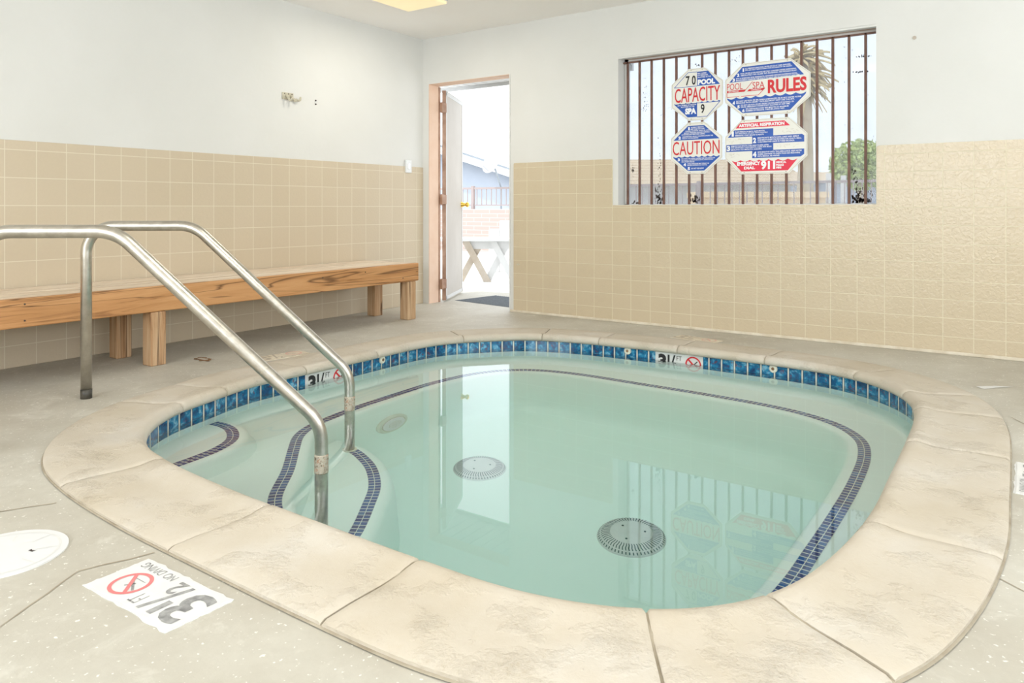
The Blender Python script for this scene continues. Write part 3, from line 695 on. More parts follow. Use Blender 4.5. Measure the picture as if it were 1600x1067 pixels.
lines(bm, [('MEDICAL', 3.207, 3.275, 1.189, 1.204), ('POLICE', 3.207, 3.258, 1.170, 1.185), ('FIRE', 3.207, 3.242, 1.152, 1.166), ('1', 2.897, 2.912, 1.389, 1.425), ('2', 3.048, 3.070, 1.336, 1.374), ('3', 2.862, 2.886, 1.287, 1.325), ('4', 3.046, 3.072, 1.236, 1.276)], .05)
lines(bm, [('PLACE PERSON ON BACK. CLEAR MOUTH.', 2.922, 3.13, 1.415, 1.425), ('TILT HEAD BACK. LIFT JAW. PINCH NOSTRILS.', 2.922, 3.15, 1.402, 1.412), ('IMMEDIATELY START MOUTH TO MOUTH.', 2.922, 3.125, 1.389, 1.399),
           ('BREATHE INTO MOUTH UNTIL CHEST RISES. REPEAT.', 3.08, 3.36, 1.365, 1.375), ('ONE BREATH EVERY FIVE SECONDS FOR ADULTS. SMALL', 3.08, 3.375, 1.351, 1.361), ('CHILD BREATHES ONCE IN THREE SECONDS.', 3.08, 3.33, 1.337, 1.347),
           ('REMOVE YOUR MOUTH. TURN HEAD TO SIDE. LISTEN', 2.893, 3.155, 1.315, 1.325), ('FOR AIR RETURN. CHECK MOUTH, CLEAR AND BEGIN', 2.893, 3.175, 1.302, 1.312), ('MOUTH TO MOUTH AGAIN.', 2.893, 3.11, 1.289, 1.299),
           ('GIVE BREATHS UNTIL THE AMBULANCE. KEEP VICTIM', 3.08, 3.375, 1.266, 1.276), ('WARM. CONTINUE TO CHECK PULSE AND BREATHING', 3.08, 3.365, 1.252, 1.262), ('UNTIL MEDICAL AID ARRIVES.', 3.08, 3.23, 1.238, 1.248)])
sub('white_lettering', bm, M['signwhite'], s)
bm = bmesh.new(); rs = random.Random(5)
for cx, cz, w in ((3.30, 1.410, .045), (2.93, 1.357, .06), (3.28, 1.306, .06), (2.92, 1.255, .05)):
    for _ in range(14):
        a = (cx + rs.uniform(-w, w), cz + rs.uniform(-.015, .013)); bar2(bm, a, (a[0] + rs.uniform(-.02, .02), a[1] + rs.uniform(-.008, .008) + .001), .0012, fnb, T1)
sub('line_drawings', bm, M['faintgrey'], s)

# ------------------------------------------------------------ pool
pool = empty('spa_pool', (CEN.x, CEN.y, 0), 'large sunken green-water spa pool with cream stone rim and blue waterline tiles', 'spa pool')
def psub(name, bm, m, sm=False, parent=None): return sub(name, bm, m, parent or pool, sm)
nose = polar(boff(.075)); nn = normals(nose)
def noff(d, z): return [Vector((p.x + n.x * d, p.y + n.y * d, z)) for p, n in zip(nose, nn)]
def lerp_l(a, b, t): return [p.lerp(q, t) for p, q in zip(a, b)]
fl = -1.13
wf = woff(.06, BZ); ns = noff(-.05, BZ)
L_ = [woff(0, -.18), woff(.004, -.30), woff(.010, -.36), woff(.028, -.405), wf, lerp_l(wf, ns, .35), lerp_l(wf, ns, .7), ns,
      noff(-.02, BZ - .006), noff(-.006, BZ - .02), noff(0, BZ - .05), noff(.012, BZ - .25), noff(.02, fl + .16), noff(.035, fl + .07), noff(.075, fl + .02), noff(.14, fl)]
bm = bmesh.new(); vl = loft(bm, L_)
bm.faces.new(vl[-1]); bm.normal_update()
sh = psub('pool_shell', bm, M['pool'], True)
for p in sh.data.polygons:
    if len(p.vertices) > 10: p.use_smooth = False
if sh.data.polygons[len(sh.data.polygons) - 1].normal.z < 0: sh.data.flip_normals()
def ribbon(name, loops, us, vs, m, parent, closed=True):
    bm = bmesh.new(); uvl = bm.loops.layers.uv.new('UVMap'); vl = [[bm.verts.new(p) for p in l] for l in loops]
    n = len(loops[0])
    for r_ in range(len(loops) - 1):
        for i in range(n if closed else n - 1):
            j = (i + 1) % n
            f = bm.faces.new((vl[r_][i], vl[r_][j], vl[r_ + 1][j], vl[r_ + 1][i]))
            uj = us[i + 1]
            for l, c in zip(f.loops, ((us[i], vs[r_]), (uj, vs[r_]), (uj, vs[r_ + 1]), (us[i], vs[r_ + 1]))): l[uvl].uv = c
    me = bpy.data.meshes.new(name); bmesh.ops.translate(bm, verts=bm.verts, vec=-wloc(parent)); bm.to_mesh(me); bm.free(); me.materials.append(m)
    for p in me.polygons: p.use_smooth = True
    o = bpy.data.objects.new(name, me); COL.objects.link(o); o.parent = parent; return o
nt_ = round(WLEN / .0785)
ribbon('waterline_tile_band', [woff(0, -.0215), woff(0, -.027), woff(0, -.168), woff(0, -.182)], [nt_ * i / NW for i in range(NW + 1)], [0.0, 0.03, 0.97, 1.0], M['band'], pool)
nb = len(BN0); nm_ = round(BLEN / .0265)
b0 = [Vector((p.x, p.y, BZ + .0015)) for p in boff(-.027)]; b1 = [Vector((p.x, p.y, BZ + .0015)) for p in boff(.027)]
ribbon('bench_mosaic_trim', [b0, b1], [nm_ * i / nb for i in range(nb + 1)], [0, 2], M['mosaic'], pool)
def step(name, line, close, z, depth, off):
    c = catmull(line, 20, False); c, L = resample(c, 90, False); cn = normals(c, False)
    if (Vector(close[len(close) // 2]) - c[45]).dot(cn[45]) > 0: cn = [-n for n in cn]
    fo = lambda d, zz: [Vector((p.x + n.x * d, p.y + n.y * d, zz)) for p, n in zip(c, cn)] + [Vector((q[0], q[1], zz)) for q in close]
    bm = bmesh.new()
    vl = loft(bm, [fo(off - .06, z), fo(off - .035, z - .003), fo(off - .012, z - .016), fo(off, z - .045), fo(off + .012, z - .12), fo(off + .03, z - depth)])
    bm.faces.new(vl[0])
    s = psub(name, bm, M['pool'], True)
    flat_shade(s, 40)
    ribbon('step_mosaic_trim', [[p.to_3d() + n.to_3d() * d + Vector((0, 0, z + .0015)) for p, n in zip(c, cn)] for d in (-.027, .027)], [round(L / .0265) * i / 89 for i in range(90)], [0, 2], M['mosaic'], s, False)
step('entry_step', [(1.50, -3.150), (1.576, -3.145), (1.672, -3.17), (1.78, -3.245), (1.838, -3.35), (1.862, -3.46), (1.875, -3.571), (1.90, -3.70)],
     [(1.95, -3.80), (1.80, -3.72), (1.62, -3.55), (1.50, -3.30), (1.45, -3.16)], -.25, .172, .07)
step('lower_step', [(1.985, -2.745), (2.03, -2.755), (2.087, -2.775), (2.22, -2.842), (2.374, -2.970), (2.478, -3.108), (2.595, -3.285), (2.66, -3.42), (2.70, -3.50)],
     [(2.70, -3.62), (2.45, -3.62), (2.10, -3.35), (1.75, -3.00), (1.72, -2.70)], -.66, .47, .075)

# coping stones
prof = [(-.285, -.012), (-.285, .012), (-.272, .018), (-.20, .020), (-.11, .018), (-.05, .020), (-.02, .026), (.005, .029), (.025, .024), (.038, .010), (.040, -.004), (.032, -.017), (.015, -.0225), (-.02, -.023)]
jpts = [(1.44, -3.10), (1.41, -2.55), (1.41, -2.02), (1.52, -1.32), (1.93, -.93), (2.32, -.86), (2.86, -.84), (3.40, -.85), (3.90, -.98), (4.19, -1.30), (4.27, -1.60),
        (4.296, -2.12), (4.29, -2.98), (4.17, -3.54), (3.97, -3.76), (3.42, -3.87), (2.83, -3.865), (2.20, -3.83), (1.56, -3.38)]
js = sorted(wnear(*p) for p in jpts)
rc = random.Random(11)
for a, b in zip(js, js[1:] + [js[0] + NW]):
    g = .0028; s0 = a * WLEN / NW + g; s1 = b * WLEN / NW - g; n = max(8, int((s1 - s0) / .03)); dz = rc.uniform(-.001, .001)
    bm = bmesh.new(); loops = []
    for i in range(n + 1):
        e = .004 if i in (0, n) else 0
        loops.append([wpos(s0 + (s1 - s0) * i / n, d - (e if k_ > 5 and k_ < 12 else 0), z + dz - (e if 0 < k_ < 11 else 0)) for k_, (d, z) in enumerate(prof)])
        if i in (0, n - 1):
            q = s0 + (s1 - s0) * ((i * 1.0 + (.006 / (s1 - s0) * n if i == 0 else 1 - .006 / (s1 - s0) * n)) / n); loops.append([wpos(q, d, z + dz) for d, z in prof])
    vl = loft(bm, loops); bm.faces.new(vl[0][::-1]); bm.faces.new(vl[-1])
    psub('coping_stone', bm, M['coping'], True); flat_shade(pool.children[-1] if False else bpy.context.scene.objects[-1], 50)
bm = bmesh.new(); loft(bm, [woff(d, z) for d, z in [(-.2905, .0025), (-.283, .006), (-.10, .012), (-.03, .018), (.005, .022), (.020, .018), (.031, .006), (.032, -.008), (.024, -.017), (0, -.020), (-.02, -.020)]])
psub('coping_mortar', bm, M['mortar'], True)

# water
bm = bmesh.new(); vl = loft(bm, [woff(-.004, WATER_Z), woff(-.012, -.30), woff(-.02, -1.3)]); bm.faces.new(vl[0]); bm.faces.new(vl[-1])
wt = link('pool_water', bm, M['water'], None, origin=(CEN.x, CEN.y, WATER_Z)); tag(wt, 'still pale green water filling the spa pool', 'water', kind='stuff')

# waterline depth markers
def wmark(sx, sy):
    s0 = ws(sx, sy); fn = lambda u, v, t: wpos(s0 + u, t, v)
    bm = bmesh.new(); n = 8; vl = loft(bm, [[wpos(s0 - .155 + .31 * i / n, d, z) for i in range(n + 1)] for d, z in ((-.002, -.0215), (.003, -.023), (.003, -.180), (-.002, -.182))], False)
    pl = psub('depth_plate', bm, M['plate'])
    bm = bmesh.new(); text(bm, '3', -.135, -.082, -.130, -.034, fn, .0045, .05); text(bm, '1/', -.073, -.022, -.092, -.035, fn, .0045, .03); text(bm, '2', -.042, -.014, -.132, -.092, fn, .0045, .03); text(bm, 'FT', -.014, .018, -.066, -.038, fn, .0045, .0)
    sub('numerals', bm, M['black'], pl)
    bm = bmesh.new(); ring(bm, .093, -.082, .042, .051, fn, .0045); bar2(bm, (.062, -.051), (.124, -.113), .010, fn, .0050); sub('ban_circle', bm, M['red'], pl)
    bm = bmesh.new(); bar2(bm, (.070, -.105), (.120, -.058), .006, fn, .0047); bar2(bm, (.08, -.068), (.105, -.090), .005, fn, .0047); ring(bm, .112, -.098, 0.001, .008, fn, .0047, 12); bar2(bm, (.062, -.088), (.124, -.088), .002, fn, .0047); sub('diver_symbol', bm, M['black'], pl)
    pl['label'] = 'white waterline plate reading 3 1/2 FT with no diving circle'
wmark(2.848, -.84); wmark(1.412, -2.385)
# eyeball fittings in the waterline band
for x, y in ((1.412, -1.955), (2.515, -.85), (3.441, -.855)):
    s0 = ws(x, y); c = wpos(s0, .004, -.040); n = (wpos(s0, 1, 0) - wpos(s0, 0, 0)).normalized()
    bm = bmesh.new(); tube(bm, [c - n * .008, c + n * .006, c + n * .010], [.023, .023, .017], 24)
    f = psub('wall_fitting', bm, M['offwhite'])
    bm = bmesh.new(); tube(bm, [c + n * .006, c + n * .0108], .009, 16); sub('fitting_hole', bm, M['brown'], f)
# floor drains with radial slots
def drain(x, y, r):
    bm = bmesh.new(); prf = [(r, fl), (r * .985, fl + .008), (r * .93, fl + .022), (r * .80, fl + .036), (r * .62, fl + .043), (r * .58, fl + .045)]
    loops = [[Vector((x + q * math.cos(R(a)), y + q * math.sin(R(a)), z)) for a in range(0, 360, 5)] for q, z in prf]
    vl = loft(bm, loops); bm.faces.new(vl[-1]); d = psub('main_drain', bm, M['plate'], True); flat_shade(d, 30)
    bm = bmesh.new()
    for k in range(56):
        a = 2 * math.pi * k / 56
        def P(q, z, da): return Vector((x + q * math.cos(a + da), y + q * math.sin(a + da), z + .0015))
        for (qa, za, oa), (qb, zb, ob) in (((r * .62, fl + .043, 0), (r * .70, fl + .0405, .03)), ((r * .70, fl + .0405, .03), (r * .80, fl + .036, .02)), ((r * .80, fl + .036, .02), (r * .88, fl + .028, .05)), ((r * .92, fl + .0235, .06), (r * .975, fl + .012, .07))):
            w = .019
            bm.faces.new([bm.verts.new(p) for p in (P(qa, za, oa - w), P(qb, zb, ob - w), P(qb, zb, ob + w), P(qa, za, oa + w))])
    sub('drain_slots', bm, M['darkslot'], d)
    for k in range(3): bm = bmesh.new(); cyl(bm, (x + r * .4 * math.cos(2.1 * k + .6), y + r * .4 * math.sin(2.1 * k + .6), fl + .046), .005, .004, 10); sub('drain_screw', bm, M['darkslot'], d)
drain(3.252, -2.335, .145); drain(2.335, -2.190, .135)
# round underwater fitting low on the left wall of the pool
i = min(range(NW), key=lambda k: (nose[k] - Vector((1.80, -2.28))).length)
c = noff(.012, -.76)[i]; n = nn[i].to_3d()
bm = bmesh.new(); tube(bm, [c - n * .01, c + n * .012, c + n * .02], [.118, .118, .108], 48)
f = psub('underwater_light', bm, M['fitgreen']); flat_shade(f, 30)
bm = bmesh.new(); tube(bm, [c + n * .018, c + n * .026, c + n * .030], [.086, .082, .06], 40); g = sub('lens', bm, M['white'], f); flat_shade(g, 30)
bm = bmesh.new(); tg = Vector((-n.y, n.x, 0))
fl_fn = lambda u, v, t: c + tg * u + Vector((0, 0, v)) + n * t
ring(bm, 0, 0, .086, .091, fl_fn, .0205, 40)
for k in range(-5, 6): h_ = math.sqrt(max(0, .05**2 - (k * .009)**2)); bar2(bm, (k * .009, -h_), (k * .009, h_ + .0005), .0022, fl_fn, .0305)
sub('lens_ridges', bm, M['hook'], f)

# ------------------------------------------------------------ handrails
E1 = Vector((.938, .757, 0)).normalized()
def rail(name, base, label):
    b = Vector((*base, 0)); P = lambda s, z: b + E1 * s + Vector((0, 0, z))
    r = empty(name, b, label, 'handrail', 'stainless steel handrails of the spa')
    pts = [P(0, -.02), P(0, .797), P(.485, .797), P(1.2035, .098), P(1.2035, -.68)]
    pth = fillet(pts, [.125, .16, .16])
    bm = bmesh.new(); tube(bm, pth, .0238, 28); sub('rail_tube', bm, M['steel'], r, True)
    bm = bmesh.new(); tube(bm, [P(0, -.001), P(0, .042)], .0246, 28); sub('base_sleeve', bm, M['sleeve'], r, True)
    bm = bmesh.new(); q = P(1.2035, 0)
    tube(bm, [q + Vector((0, 0, z)) for z in (-.088, -.075, -.05, -.03, -.018, -.012)], [.0245, .0252, .0248, .0254, .0250, .0242], 28); sub('crust_ring', bm, M['crust'], r, True)
    bm = bmesh.new(); cyl(bm, P(1.2035, -.654), .034, .012, 28); sub('floor_flange', bm, M['offwhite'], r)
    bm = bmesh.new(); d = (P(1.2035, .098) - P(.485, .797)).normalized(); m_ = P(.485, .797) + d * .72
    tube(bm, [m_ - d * .001, m_ + d * .001], .0242, 28); sub('weld_line', bm, M['hook'], r, True)
    return r
rail('handrail', (1.0513, -3.5069), 'curved steel handrail farther from the camera with black base sleeve, beside the bench')
rail('handrail', (1.5885, -4.1431), 'curved steel handrail nearer the camera, running out of the left edge of the photo')

# ------------------------------------------------------------ things in the deck
t = empty('skimmer_lid', (2.497, -4.392, 0), 'round white plastic skimmer lid set in the deck at the left front', 'skimmer lid')
bm = bmesh.new(); cyl(bm, (2.497, -4.392, .002), .140, .004, 64); sub('lid_plate', bm, M['white'], t)
bm = bmesh.new(); ring(bm, 2.497, -4.392, .118, .124, lambda u, v, t_: (u, v, t_), .0046, 64)
for k in range(8):
    a = R(k * 45 + 10); bar2(bm, (2.497 + .07 * math.cos(a), -4.392 + .07 * math.sin(a)), (2.497 + .118 * math.cos(a), -4.392 + .118 * math.sin(a)), .003, lambda u, v, t_: (u, v, t_), .0046)
sub('moulded_ribs', bm, M['plate'], t)
bm = bmesh.new(); poly(bm, [(2.530, -4.352), (2.546, -4.349), (2.545, -4.339), (2.538, -4.345), (2.529, -4.343)], lambda u, v, t_: (u, v, t_), .0048); sub('finger_notch', bm, M['fleck'], t)
def jag(x0, x1, y0, y1, amp, rnd, n=16):
    o = []
    for (ax, ay), (bx, by_) in (((x0, y0), (x1, y0)), ((x1, y0), (x1, y1)), ((x1, y1), (x0, y1)), ((x0, y1), (x0, y0))):
        for k in range(n): t_ = k / n; o.append((ax + (bx - ax) * t_ + rnd.uniform(-amp, amp), ay + (by_ - ay) * t_ + rnd.uniform(-amp, amp)))
    return o
def dmark(org, right, up, w, h, label, style):
    """floor plate; (right, up) are the reader's axes"""
    o = Vector((*org, 0)); r_ = Vector((*right, 0)).normalized(); u_ = Vector((*up, 0)).normalized()
    fn = lambda u, v, t_: o + r_ * u + u_ * v + Vector((0, 0, t_))
    ink, redm, plm = style
    t = empty('deck_depth_marker', o, label, 'depth marker')
    rr = random.Random(int(w * 1000 + org[0] * 10)); bm = bmesh.new(); prism(bm, jag(-w / 2 - .006, w / 2 + .006, -h / 2 - .006, h / 2 + .006, .003, rr), fn, 0, .0015); sub('grout_bed', bm, plm, t)
    bm = bmesh.new(); prism(bm, [(-w / 2, -h / 2), (w / 2, -h / 2), (w / 2, h / 2), (-w / 2, h / 2)], fn, 0, .003); sub('plate', bm, plm, t)
    T_ = .0036; bm = bmesh.new()
    text(bm, '3', -.155, -.085, -.058, .062, fn, T_, .02); text(bm, '1', -.078, -.060, .006, .060, fn, T_, .02); text(bm, '/', -.066, -.022, -.055, .062, fn, T_, .0); text(bm, '2', -.040, -.008, -.058, -.008, fn, T_, .02); text(bm, 'FT', -.006, .022, .020, .058, fn, T_, -.01)
    text(bm, 'NO DIVING', .018, .150, -.066, -.042, fn, T_, .0)
    bar2(bm, (.05, .03), (.10, .0), .006, fn, T_); bar2(bm, (.09, .028), (.075, .008), .004, fn, T_); bar2(bm, (.06, -.006), (.11, -.006), .002, fn, T_)
    sub('lettering', bm, ink, t)
    bm = bmesh.new(); ring(bm, .085, .015, .040, .049, fn, T_ + .0002); bar2(bm, (.055, .047), (.115, -.017), .009, fn, T_ + .0004); sub('ban_circle', bm, redm, t)
    return t
dmark((2.994, -4.274), (-1, .0), (.0, -1), .335, .148, 'white no diving depth plate in the deck at the left front, near the skimmer lid', (M['greyink'], M['pinkred'], M['plate']))
dmark((4.675, -2.27), (0, -1), (1, 0), .335, .148, 'white depth plate cut by the right edge of the photo, right of the stone rim', (M['greyink'], M['pinkred'], M['plate']))
dmark((2.81, -.41), (1, -.22), (.22, 1), .31, .13, 'faded depth plate in the deck under the beige tiled back wall', (M['faintgrey'], M['faintred'], M['fadedplate']))
dmark((.99, -2.36), (.15, 1), (-1, .15), .31, .13, 'faded depth plate in the deck between the bench and the pool', (M['faintgrey'], M['faintred'], M['fadedplate']))
bm = bmesh.new(); rr = random.Random(4)
poly(bm, [(.700 + .085 * math.cos(a) * rr.uniform(.5, 1.1), -2.685 + .05 * math.sin(a) * rr.uniform(.5, 1.1)) for a in [2 * math.pi * k / 20 for k in range(20)]], lambda u, v, t_: (u, v, t_), .002)
t = tag(link('rusty_patch', bm, M['brown'], None, origin=(.70, -2.685, 0)), 'small brown broken patch in the deck in front of the bench', 'patch')
bm = bmesh.new()
box(bm, .66, .73, -2.70, -2.675, .002, .006, bev=.002); sub('pale_chip', bm, M['tanwood'], t)
# joints / cracks in the deck concrete
bm = bmesh.new()
def crack(pts, w):
    rr = random.Random(int(abs(pts[0][0]) * 100)); q = []
    for a, b in zip(pts, pts[1:]):
        m_ = max(2, int(math.hypot(b[0] - a[0], b[1] - a[1]) / .05))
        for k in range(m_): t_ = k / m_; q.append((a[0] + (b[0] - a[0]) * t_ + rr.uniform(-.004, .004), a[1] + (b[1] - a[1]) * t_ + rr.uniform(-.004, .004)))
    q.append(pts[-1])
    for a, b in zip(q, q[1:]): bar2(bm, a, b, w * rr.uniform(.5, 1.2), lambda u, v, t_: (u, v, t_), .0012)
crack([(2.25, -4.16), (2.18, -4.29), (2.05, -4.55), (1.9, -4.9)], .006); crack([(2.80, -4.17), (2.74, -4.33), (2.86, -4.55), (3.05, -4.9)], .005)
crack([(4.58, -1.45), (4.72, -1.75), (4.95, -1.95)], .004); crack([(4.58, -3.1), (4.75, -3.25), (5.2, -3.3)], .004)
ck = link('deck_cracks', bm, M['mortar'], None); ck.parent = floor; ck['kind'] = 'structure'
bm = bmesh.new(); poly(bm, [(4.42, -.90), (4.50, -.83), (4.58, -.80), (4.50, -.88), (4.46, -.94)], lambda u, v, t_: (u, v, t_), .0015)
tag(link('paint_spot', bm, M['plate'], None, origin=(4.48, -.87, 0)), 'small pale paint spot on the deck behind the far right rim corner', 'paint spot')

# ------------------------------------------------------------ outdoors
g_ = link('ground', boxes((-30, 30, OY, 45, -.12, -.02)), M['ground'], None); g_['kind'] = 'structure'
st('threshold', boxes((-.6, 1.6, OY - .0, 1.25, -.02, -.001)).copy() if False else boxes((DX0, DX1, BY, OY, -.02, -.001)), M['deck']).name = 'trim_5'
st('pavement', boxes((-2, 6, OY, 1.1, -.02, -.002)), M['deck']).name = 'trim_6'
rfv = empty('roof_eave', (1.6, .45, 2.13), 'white boarded roof eave outside above the doorway', 'eave')
for k in range(28):
    x = -1.6 + k * .12; sub('soffit_board', boxes((x, x + .108, OY + .001, .80, 2.13, 2.145), bev=.001), M['outwhite'], rfv)
sub('fascia', boxes((-1.6, 1.76, .80, .83, 2.10, 2.30)), M['outwhite'], rfv); sub('roof_deck', boxes((-1.6, 1.76, OY + .001, .80, 2.15, 2.2)), M['outwhite'], rfv)
# block wall with railing
bw = link('block_wall', boxes((-9, 12, 7.0, 7.2, -.02, .86)), M['block'], None, origin=(1, 7.1, 0)); tag(bw, 'low pinkish block wall outside, carrying the railing', 'wall')
rl = empty('iron_railing', (1, 7.1, .86), 'long upright-bar railing on the block wall outside', 'railing')
sub('top_rail', boxes((-9, 12, 7.08, 7.12, 1.27, 1.31)), M['rail_iron'], rl); sub('bottom_rail', boxes((-9, 12, 7.09, 7.11, .93, .95)), M['rail_iron'], rl)
xs = [-6.3 + .125 * k for k in range(100)]
for x in xs[0:100]:
    if -6.2 < x < 6.2 and not (-2.6 < x < -1.2): sub('baluster', boxes((x - .007, x + .007, 7.093, 7.107, .95, 1.27)), M['rail_iron'], rl)
for x in (-6.1, -4.9, -3.0, 0.0, 3.0, 6.0): sub('post', boxes((x - .03, x + .03, 7.07, 7.13, .86, 1.34)), M['rail_iron'], rl)
# house behind, seen through the doorway
def house(name, mtx, w, d, hh, ridge, label, wallm, roofm):
    r = empty(name, mtx.translation, label, 'house')
    bm = bmesh.new(); b2 = bmesh.new(); pr = [(-w / 2, 0), (w / 2, 0), (w / 2, hh), (0, ridge), (-w / 2, hh)]
    prism(b2, pr, lambda u, v, t_: (u, t_, v), 0, d); merge(bm, b2, mtx); sub('house_wall', bm, wallm, r)
    for sg in (-1, 1):
        bm = bmesh.new(); b2 = bmesh.new(); e = .35; sl = (ridge - hh) / (w / 2)
        prism(b2, [(0, ridge + .02), (sg * (w / 2 + e), hh - sl * e + .02), (sg * (w / 2 + e), hh - sl * e + .12), (0, ridge + .12)], lambda u, v, t_: (u, t_, v), -.4, d + .3); merge(bm, b2, mtx); sub('roof_slope', bm, roofm, r)
        bm = bmesh.new(); b2 = bmesh.new(); prism(b2, [(0, ridge - .14), (sg * (w / 2 + e), hh - sl * e - .14), (sg * (w / 2 + e), hh - sl * e + .06), (0, ridge + .06)], lambda u, v, t_: (u, t_, v), -.43, -.401); merge(bm, b2, mtx); sub('bargeboard', bm, M['outwhite'], r)
    return r
hd = Vector((-.57, .8216, 0)); hr = Vector((.8216, .57, 0))
def atv(px, D, z=0): return Vector((4.628, -5.205, z)) + hr * ((px - 800) / 1159 * D) + hd * D
house('grey_house', Matrix.Translation(atv(655, 21, -.02)) @ Matrix.Rotation(R(34.75), 4, 'Z'), 6.0, 8, 1.75, 2.75, 'pale blue-grey gabled house beyond the railing, seen through the doorway', M['housewall'], M['roofgrey'])
# satellite dish
dc = atv(770, 15.0, 1.76); t = empty('satellite_dish', atv(783, 15.3, .86), 'white satellite dish on a bent mast above the block wall, seen through the doorway', 'satellite dish')
bm = bmesh.new(); loops = []
ax = Vector((-.25, -.9, .35)).normalized(); s1 = ax.cross(Vector((0, 0, 1))).normalized(); s2 = s1.cross(ax)
for q in [0.02, .06, .10, .14, .19, .21]: loops.append([dc + (s1 * math.cos(a) * 1.15 + s2 * math.sin(a)) * q + ax * (q * q * 1.6) for a in [2 * math.pi * k / 40 for k in range(40)]])
vl = loft(bm, loops); bm.faces.new(vl[0]); loops2 = [[p - ax * .012 for p in l] for l in loops]; vl2 = loft(bm, loops2); bm.faces.new(vl2[0])
for i_ in range(40): j_ = (i_ + 1) % 40; bm.faces.new((vl[-1][i_], vl[-1][j_], vl2[-1][j_], vl2[-1][i_]))
sub('dish', bm, M['outwhite'], t, True)
bm = bmesh.new(); tube(bm, [dc, dc + Vector((.05, .03, -.12)), atv(783, 15.3, 1.30), atv(783, 15.3, .86)], .018, 12); sub('mast', bm, M['roofgrey'], t)
bm = bmesh.new(); tube(bm, [dc - s2 * .18, dc + ax * .22 - s2 * .12], .008, 8); sub('feed_arm', bm, M['roofgrey'], t)
# picnic table with crossed legs
pt = empty('picnic_table', atv(765, 9.2, -.02), 'white painted picnic table on crossed legs outside the doorway', 'table')
PM = Matrix.Translation(atv(765, 9.2, -.02)) @ Matrix.Rotation(R(34.75), 4, 'Z')
for k in range(5):
    bm = bmesh.new(); box(bm, -.75, .45, -.30 + k * .125, -.18 + k * .125, .50, .53, mtx=PM, bev=.004); sub('table_board', bm, M['outwhite'], pt)
for xe, mm in ((-.19, M['tanwood']), (.14, M['outwhite'])):
    for sg in (-1, 1):
        bm = bmesh.new(); b2 = bmesh.new()
        prism(b2, [(-.17 * sg - .045, 0), (-.17 * sg + .045, 0), (.10 * sg + .045, .50), (.10 * sg - .045, .50)], lambda u, v, t_: (xe + u, t_, v), -.15 + .02 * sg, -.12 + .02 * sg); merge(bm, b2, PM); sub('leg', bm, mm, pt)
bm = bmesh.new(); box(bm, -.30, .33, -.14, -.11, .40, .499, mtx=PM); sub('apron', bm, M['outwhite'], pt)
# low white pillar right of the table
pp = atv(795, 10.6, -.02)
bm = bmesh.new(); box(bm, -.13, .25, -.15, .15, 0, .72, mtx=Matrix.Translation(pp) @ Matrix.Rotation(R(34.75), 4, 'Z'), bev=.01); box(bm, -.28, -.13, -.15, .15, 0, .60, mtx=Matrix.Translation(pp) @ Matrix.Rotation(R(34.75), 4, 'Z'), bev=.01)
tag(link('garden_pillar', bm, M['outwhite'], None, origin=pp), 'white stepped pillar in front of the block wall at the doorway\'s right side', 'pillar')
# buildings beyond the window
def far_building(name, pa, pb, D, zw, zr, label, wm, rm):
    a = atv(pa, D); b = atv(pb, D); c_ = (a + b) / 2; w = (b - a).length
    mx = Matrix.Translation(Vector((c_.x, c_.y, -.02))) @ Matrix.Rotation(R(34.75), 4, 'Z'); r = empty(name, mx.translation, label, 'building')
    bm = bmesh.new(); box(bm, -w / 2, w / 2, 0, 5, 0, zw, mtx=mx); sub('building_wall', bm, wm, r)
    bm = bmesh.new(); b2 = bmesh.new(); prism(b2, [(-.6, zw - .03), (5.6, zw - .03), (2.5, zr)], lambda u, v, t_: (t_, u, v), -w / 2 - .5, w / 2 + .5); merge(bm, b2, mx); sub('roof', bm, rm, r)
    return r, mx, w
far_building('long_house', 960, 1235, 22, 1.62, 2.50, 'long low building with tan roof behind the signs, seen through the window', M['outwhite'], M['roof_tan'])
far_building('low_house', 1240, 1440, 29.5, 1.95, 2.45, 'lower tan-roofed building at the right of the window view', M['housewall'], M['roof_tan'])
a = atv(1092, 15.5, -.02)
bm = bmesh.new(); box(bm, 0, 2.65, 0, .8, 0, 1.12, mtx=Matrix.Translation(a) @ Matrix.Rotation(R(34.75), 4, 'Z')); box(bm, -.05, 2.7, -.05, .85, 1.12, 1.24, mtx=Matrix.Translation(a) @ Matrix.Rotation(R(34.75), 4, 'Z'))
tag(link('stucco_wall', bm, M['tanwall'], None, origin=a), 'tan stucco garden wall behind the railing, seen through the window', 'wall')
for k, px in enumerate((1295, 1318)):
    a = atv(px, 16, -.02); bm = bmesh.new(); box(bm, -.05, .05, -.05, .05, 0, 1.65 - .05 * k, mtx=Matrix.Translation(a), bev=.01)
    tag(link('white_post', bm, M['outwhite'], None, origin=a), ('left' if k == 0 else 'right') + ' of two white posts outside, seen at the right of the window', 'post')
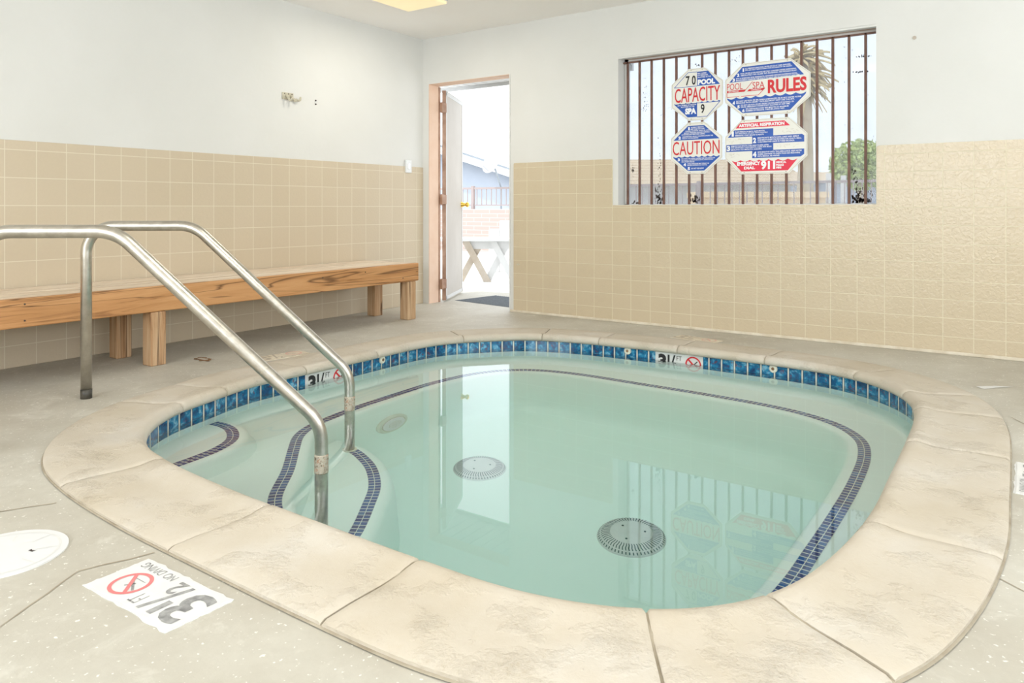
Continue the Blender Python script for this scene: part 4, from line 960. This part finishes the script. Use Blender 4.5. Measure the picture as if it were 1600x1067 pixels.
# palm and tree
pc = atv(1256, 20, -.02); t = empty('palm_tree', pc, 'palm tree with dry yellow crown outside, behind the rules sign', 'palm tree')
bm = bmesh.new(); tube(bm, [pc, pc + Vector((.05, 0, 2)), pc + Vector((.0, 0, 4.4)), pc + Vector((.02, 0, 4.8))], [.26, .20, .19, .22], 16); sub('trunk', bm, M['bark'], t, True)
rp = random.Random(9)
bm = bmesh.new()
for k in range(330):
    a = rp.uniform(0, 6.283); el = rp.uniform(-1.3, 1.2); Lf = rp.uniform(.35, .78); b = pc + Vector((rp.uniform(-.15, .15), rp.uniform(-.15, .15), 4.75 + rp.uniform(-.55, .35)))
    dr = Vector((math.cos(a) * math.cos(el), math.sin(a) * math.cos(el), math.sin(el))); sd = dr.cross(Vector((0, 0, 1))).normalized()
    prev = None
    for i_ in range(7):
        s_ = i_ / 6; p = b + dr * Lf * s_ + Vector((0, 0, -.45 * s_ * s_ * Lf)); w_ = .05 * math.sin(math.pi * min(1, .12 + .85 * s_)) * rp.uniform(.8, 1.2)
        cur = (bm.verts.new(p - sd * w_ + Vector((0, 0, -.05))), bm.verts.new(p), bm.verts.new(p + sd * w_ + Vector((0, 0, -.05))))
        if prev: bm.faces.new((prev[0], prev[1], cur[1], cur[0])); bm.faces.new((prev[1], prev[2], cur[2], cur[1]))
        prev = cur
sub('fronds', bm, M['palmleaf'], t)
def leafy(name, px, D, z, rx, rz, n, label, s=.07):
    c_ = atv(px, D, -.02); t = empty(name, c_, label, 'tree')
    bm = bmesh.new(); tube(bm, [c_, c_ + Vector((0, 0, z))], [.12, .05], 10); sub('trunk', bm, M['bark'], t)
    bm = bmesh.new(); rt = random.Random(n)
    for _ in range(n):
        v = Vector((rt.gauss(0, 1), rt.gauss(0, 1), rt.gauss(0, 1))).normalized() * rt.random() ** .4; p = c_ + Vector((v.x * rx, v.y * rx, z + v.z * rz))
        a_ = Vector((rt.gauss(0, 1), rt.gauss(0, 1), rt.gauss(0, 1))).normalized(); b_ = a_.cross(Vector((rt.gauss(0, 1), rt.gauss(0, 1), rt.gauss(0, 1)))).normalized()
        bm.faces.new([bm.verts.new(p + a_ * s), bm.verts.new(p + b_ * s * .5), bm.verts.new(p - a_ * s), bm.verts.new(p - b_ * s * .5)])
    sub('foliage', bm, M['leaf'], t)
leafy('green_tree', 1345, 18, 1.95, .72, .62, 2600, 'green leafy tree outside at the right side of the window')
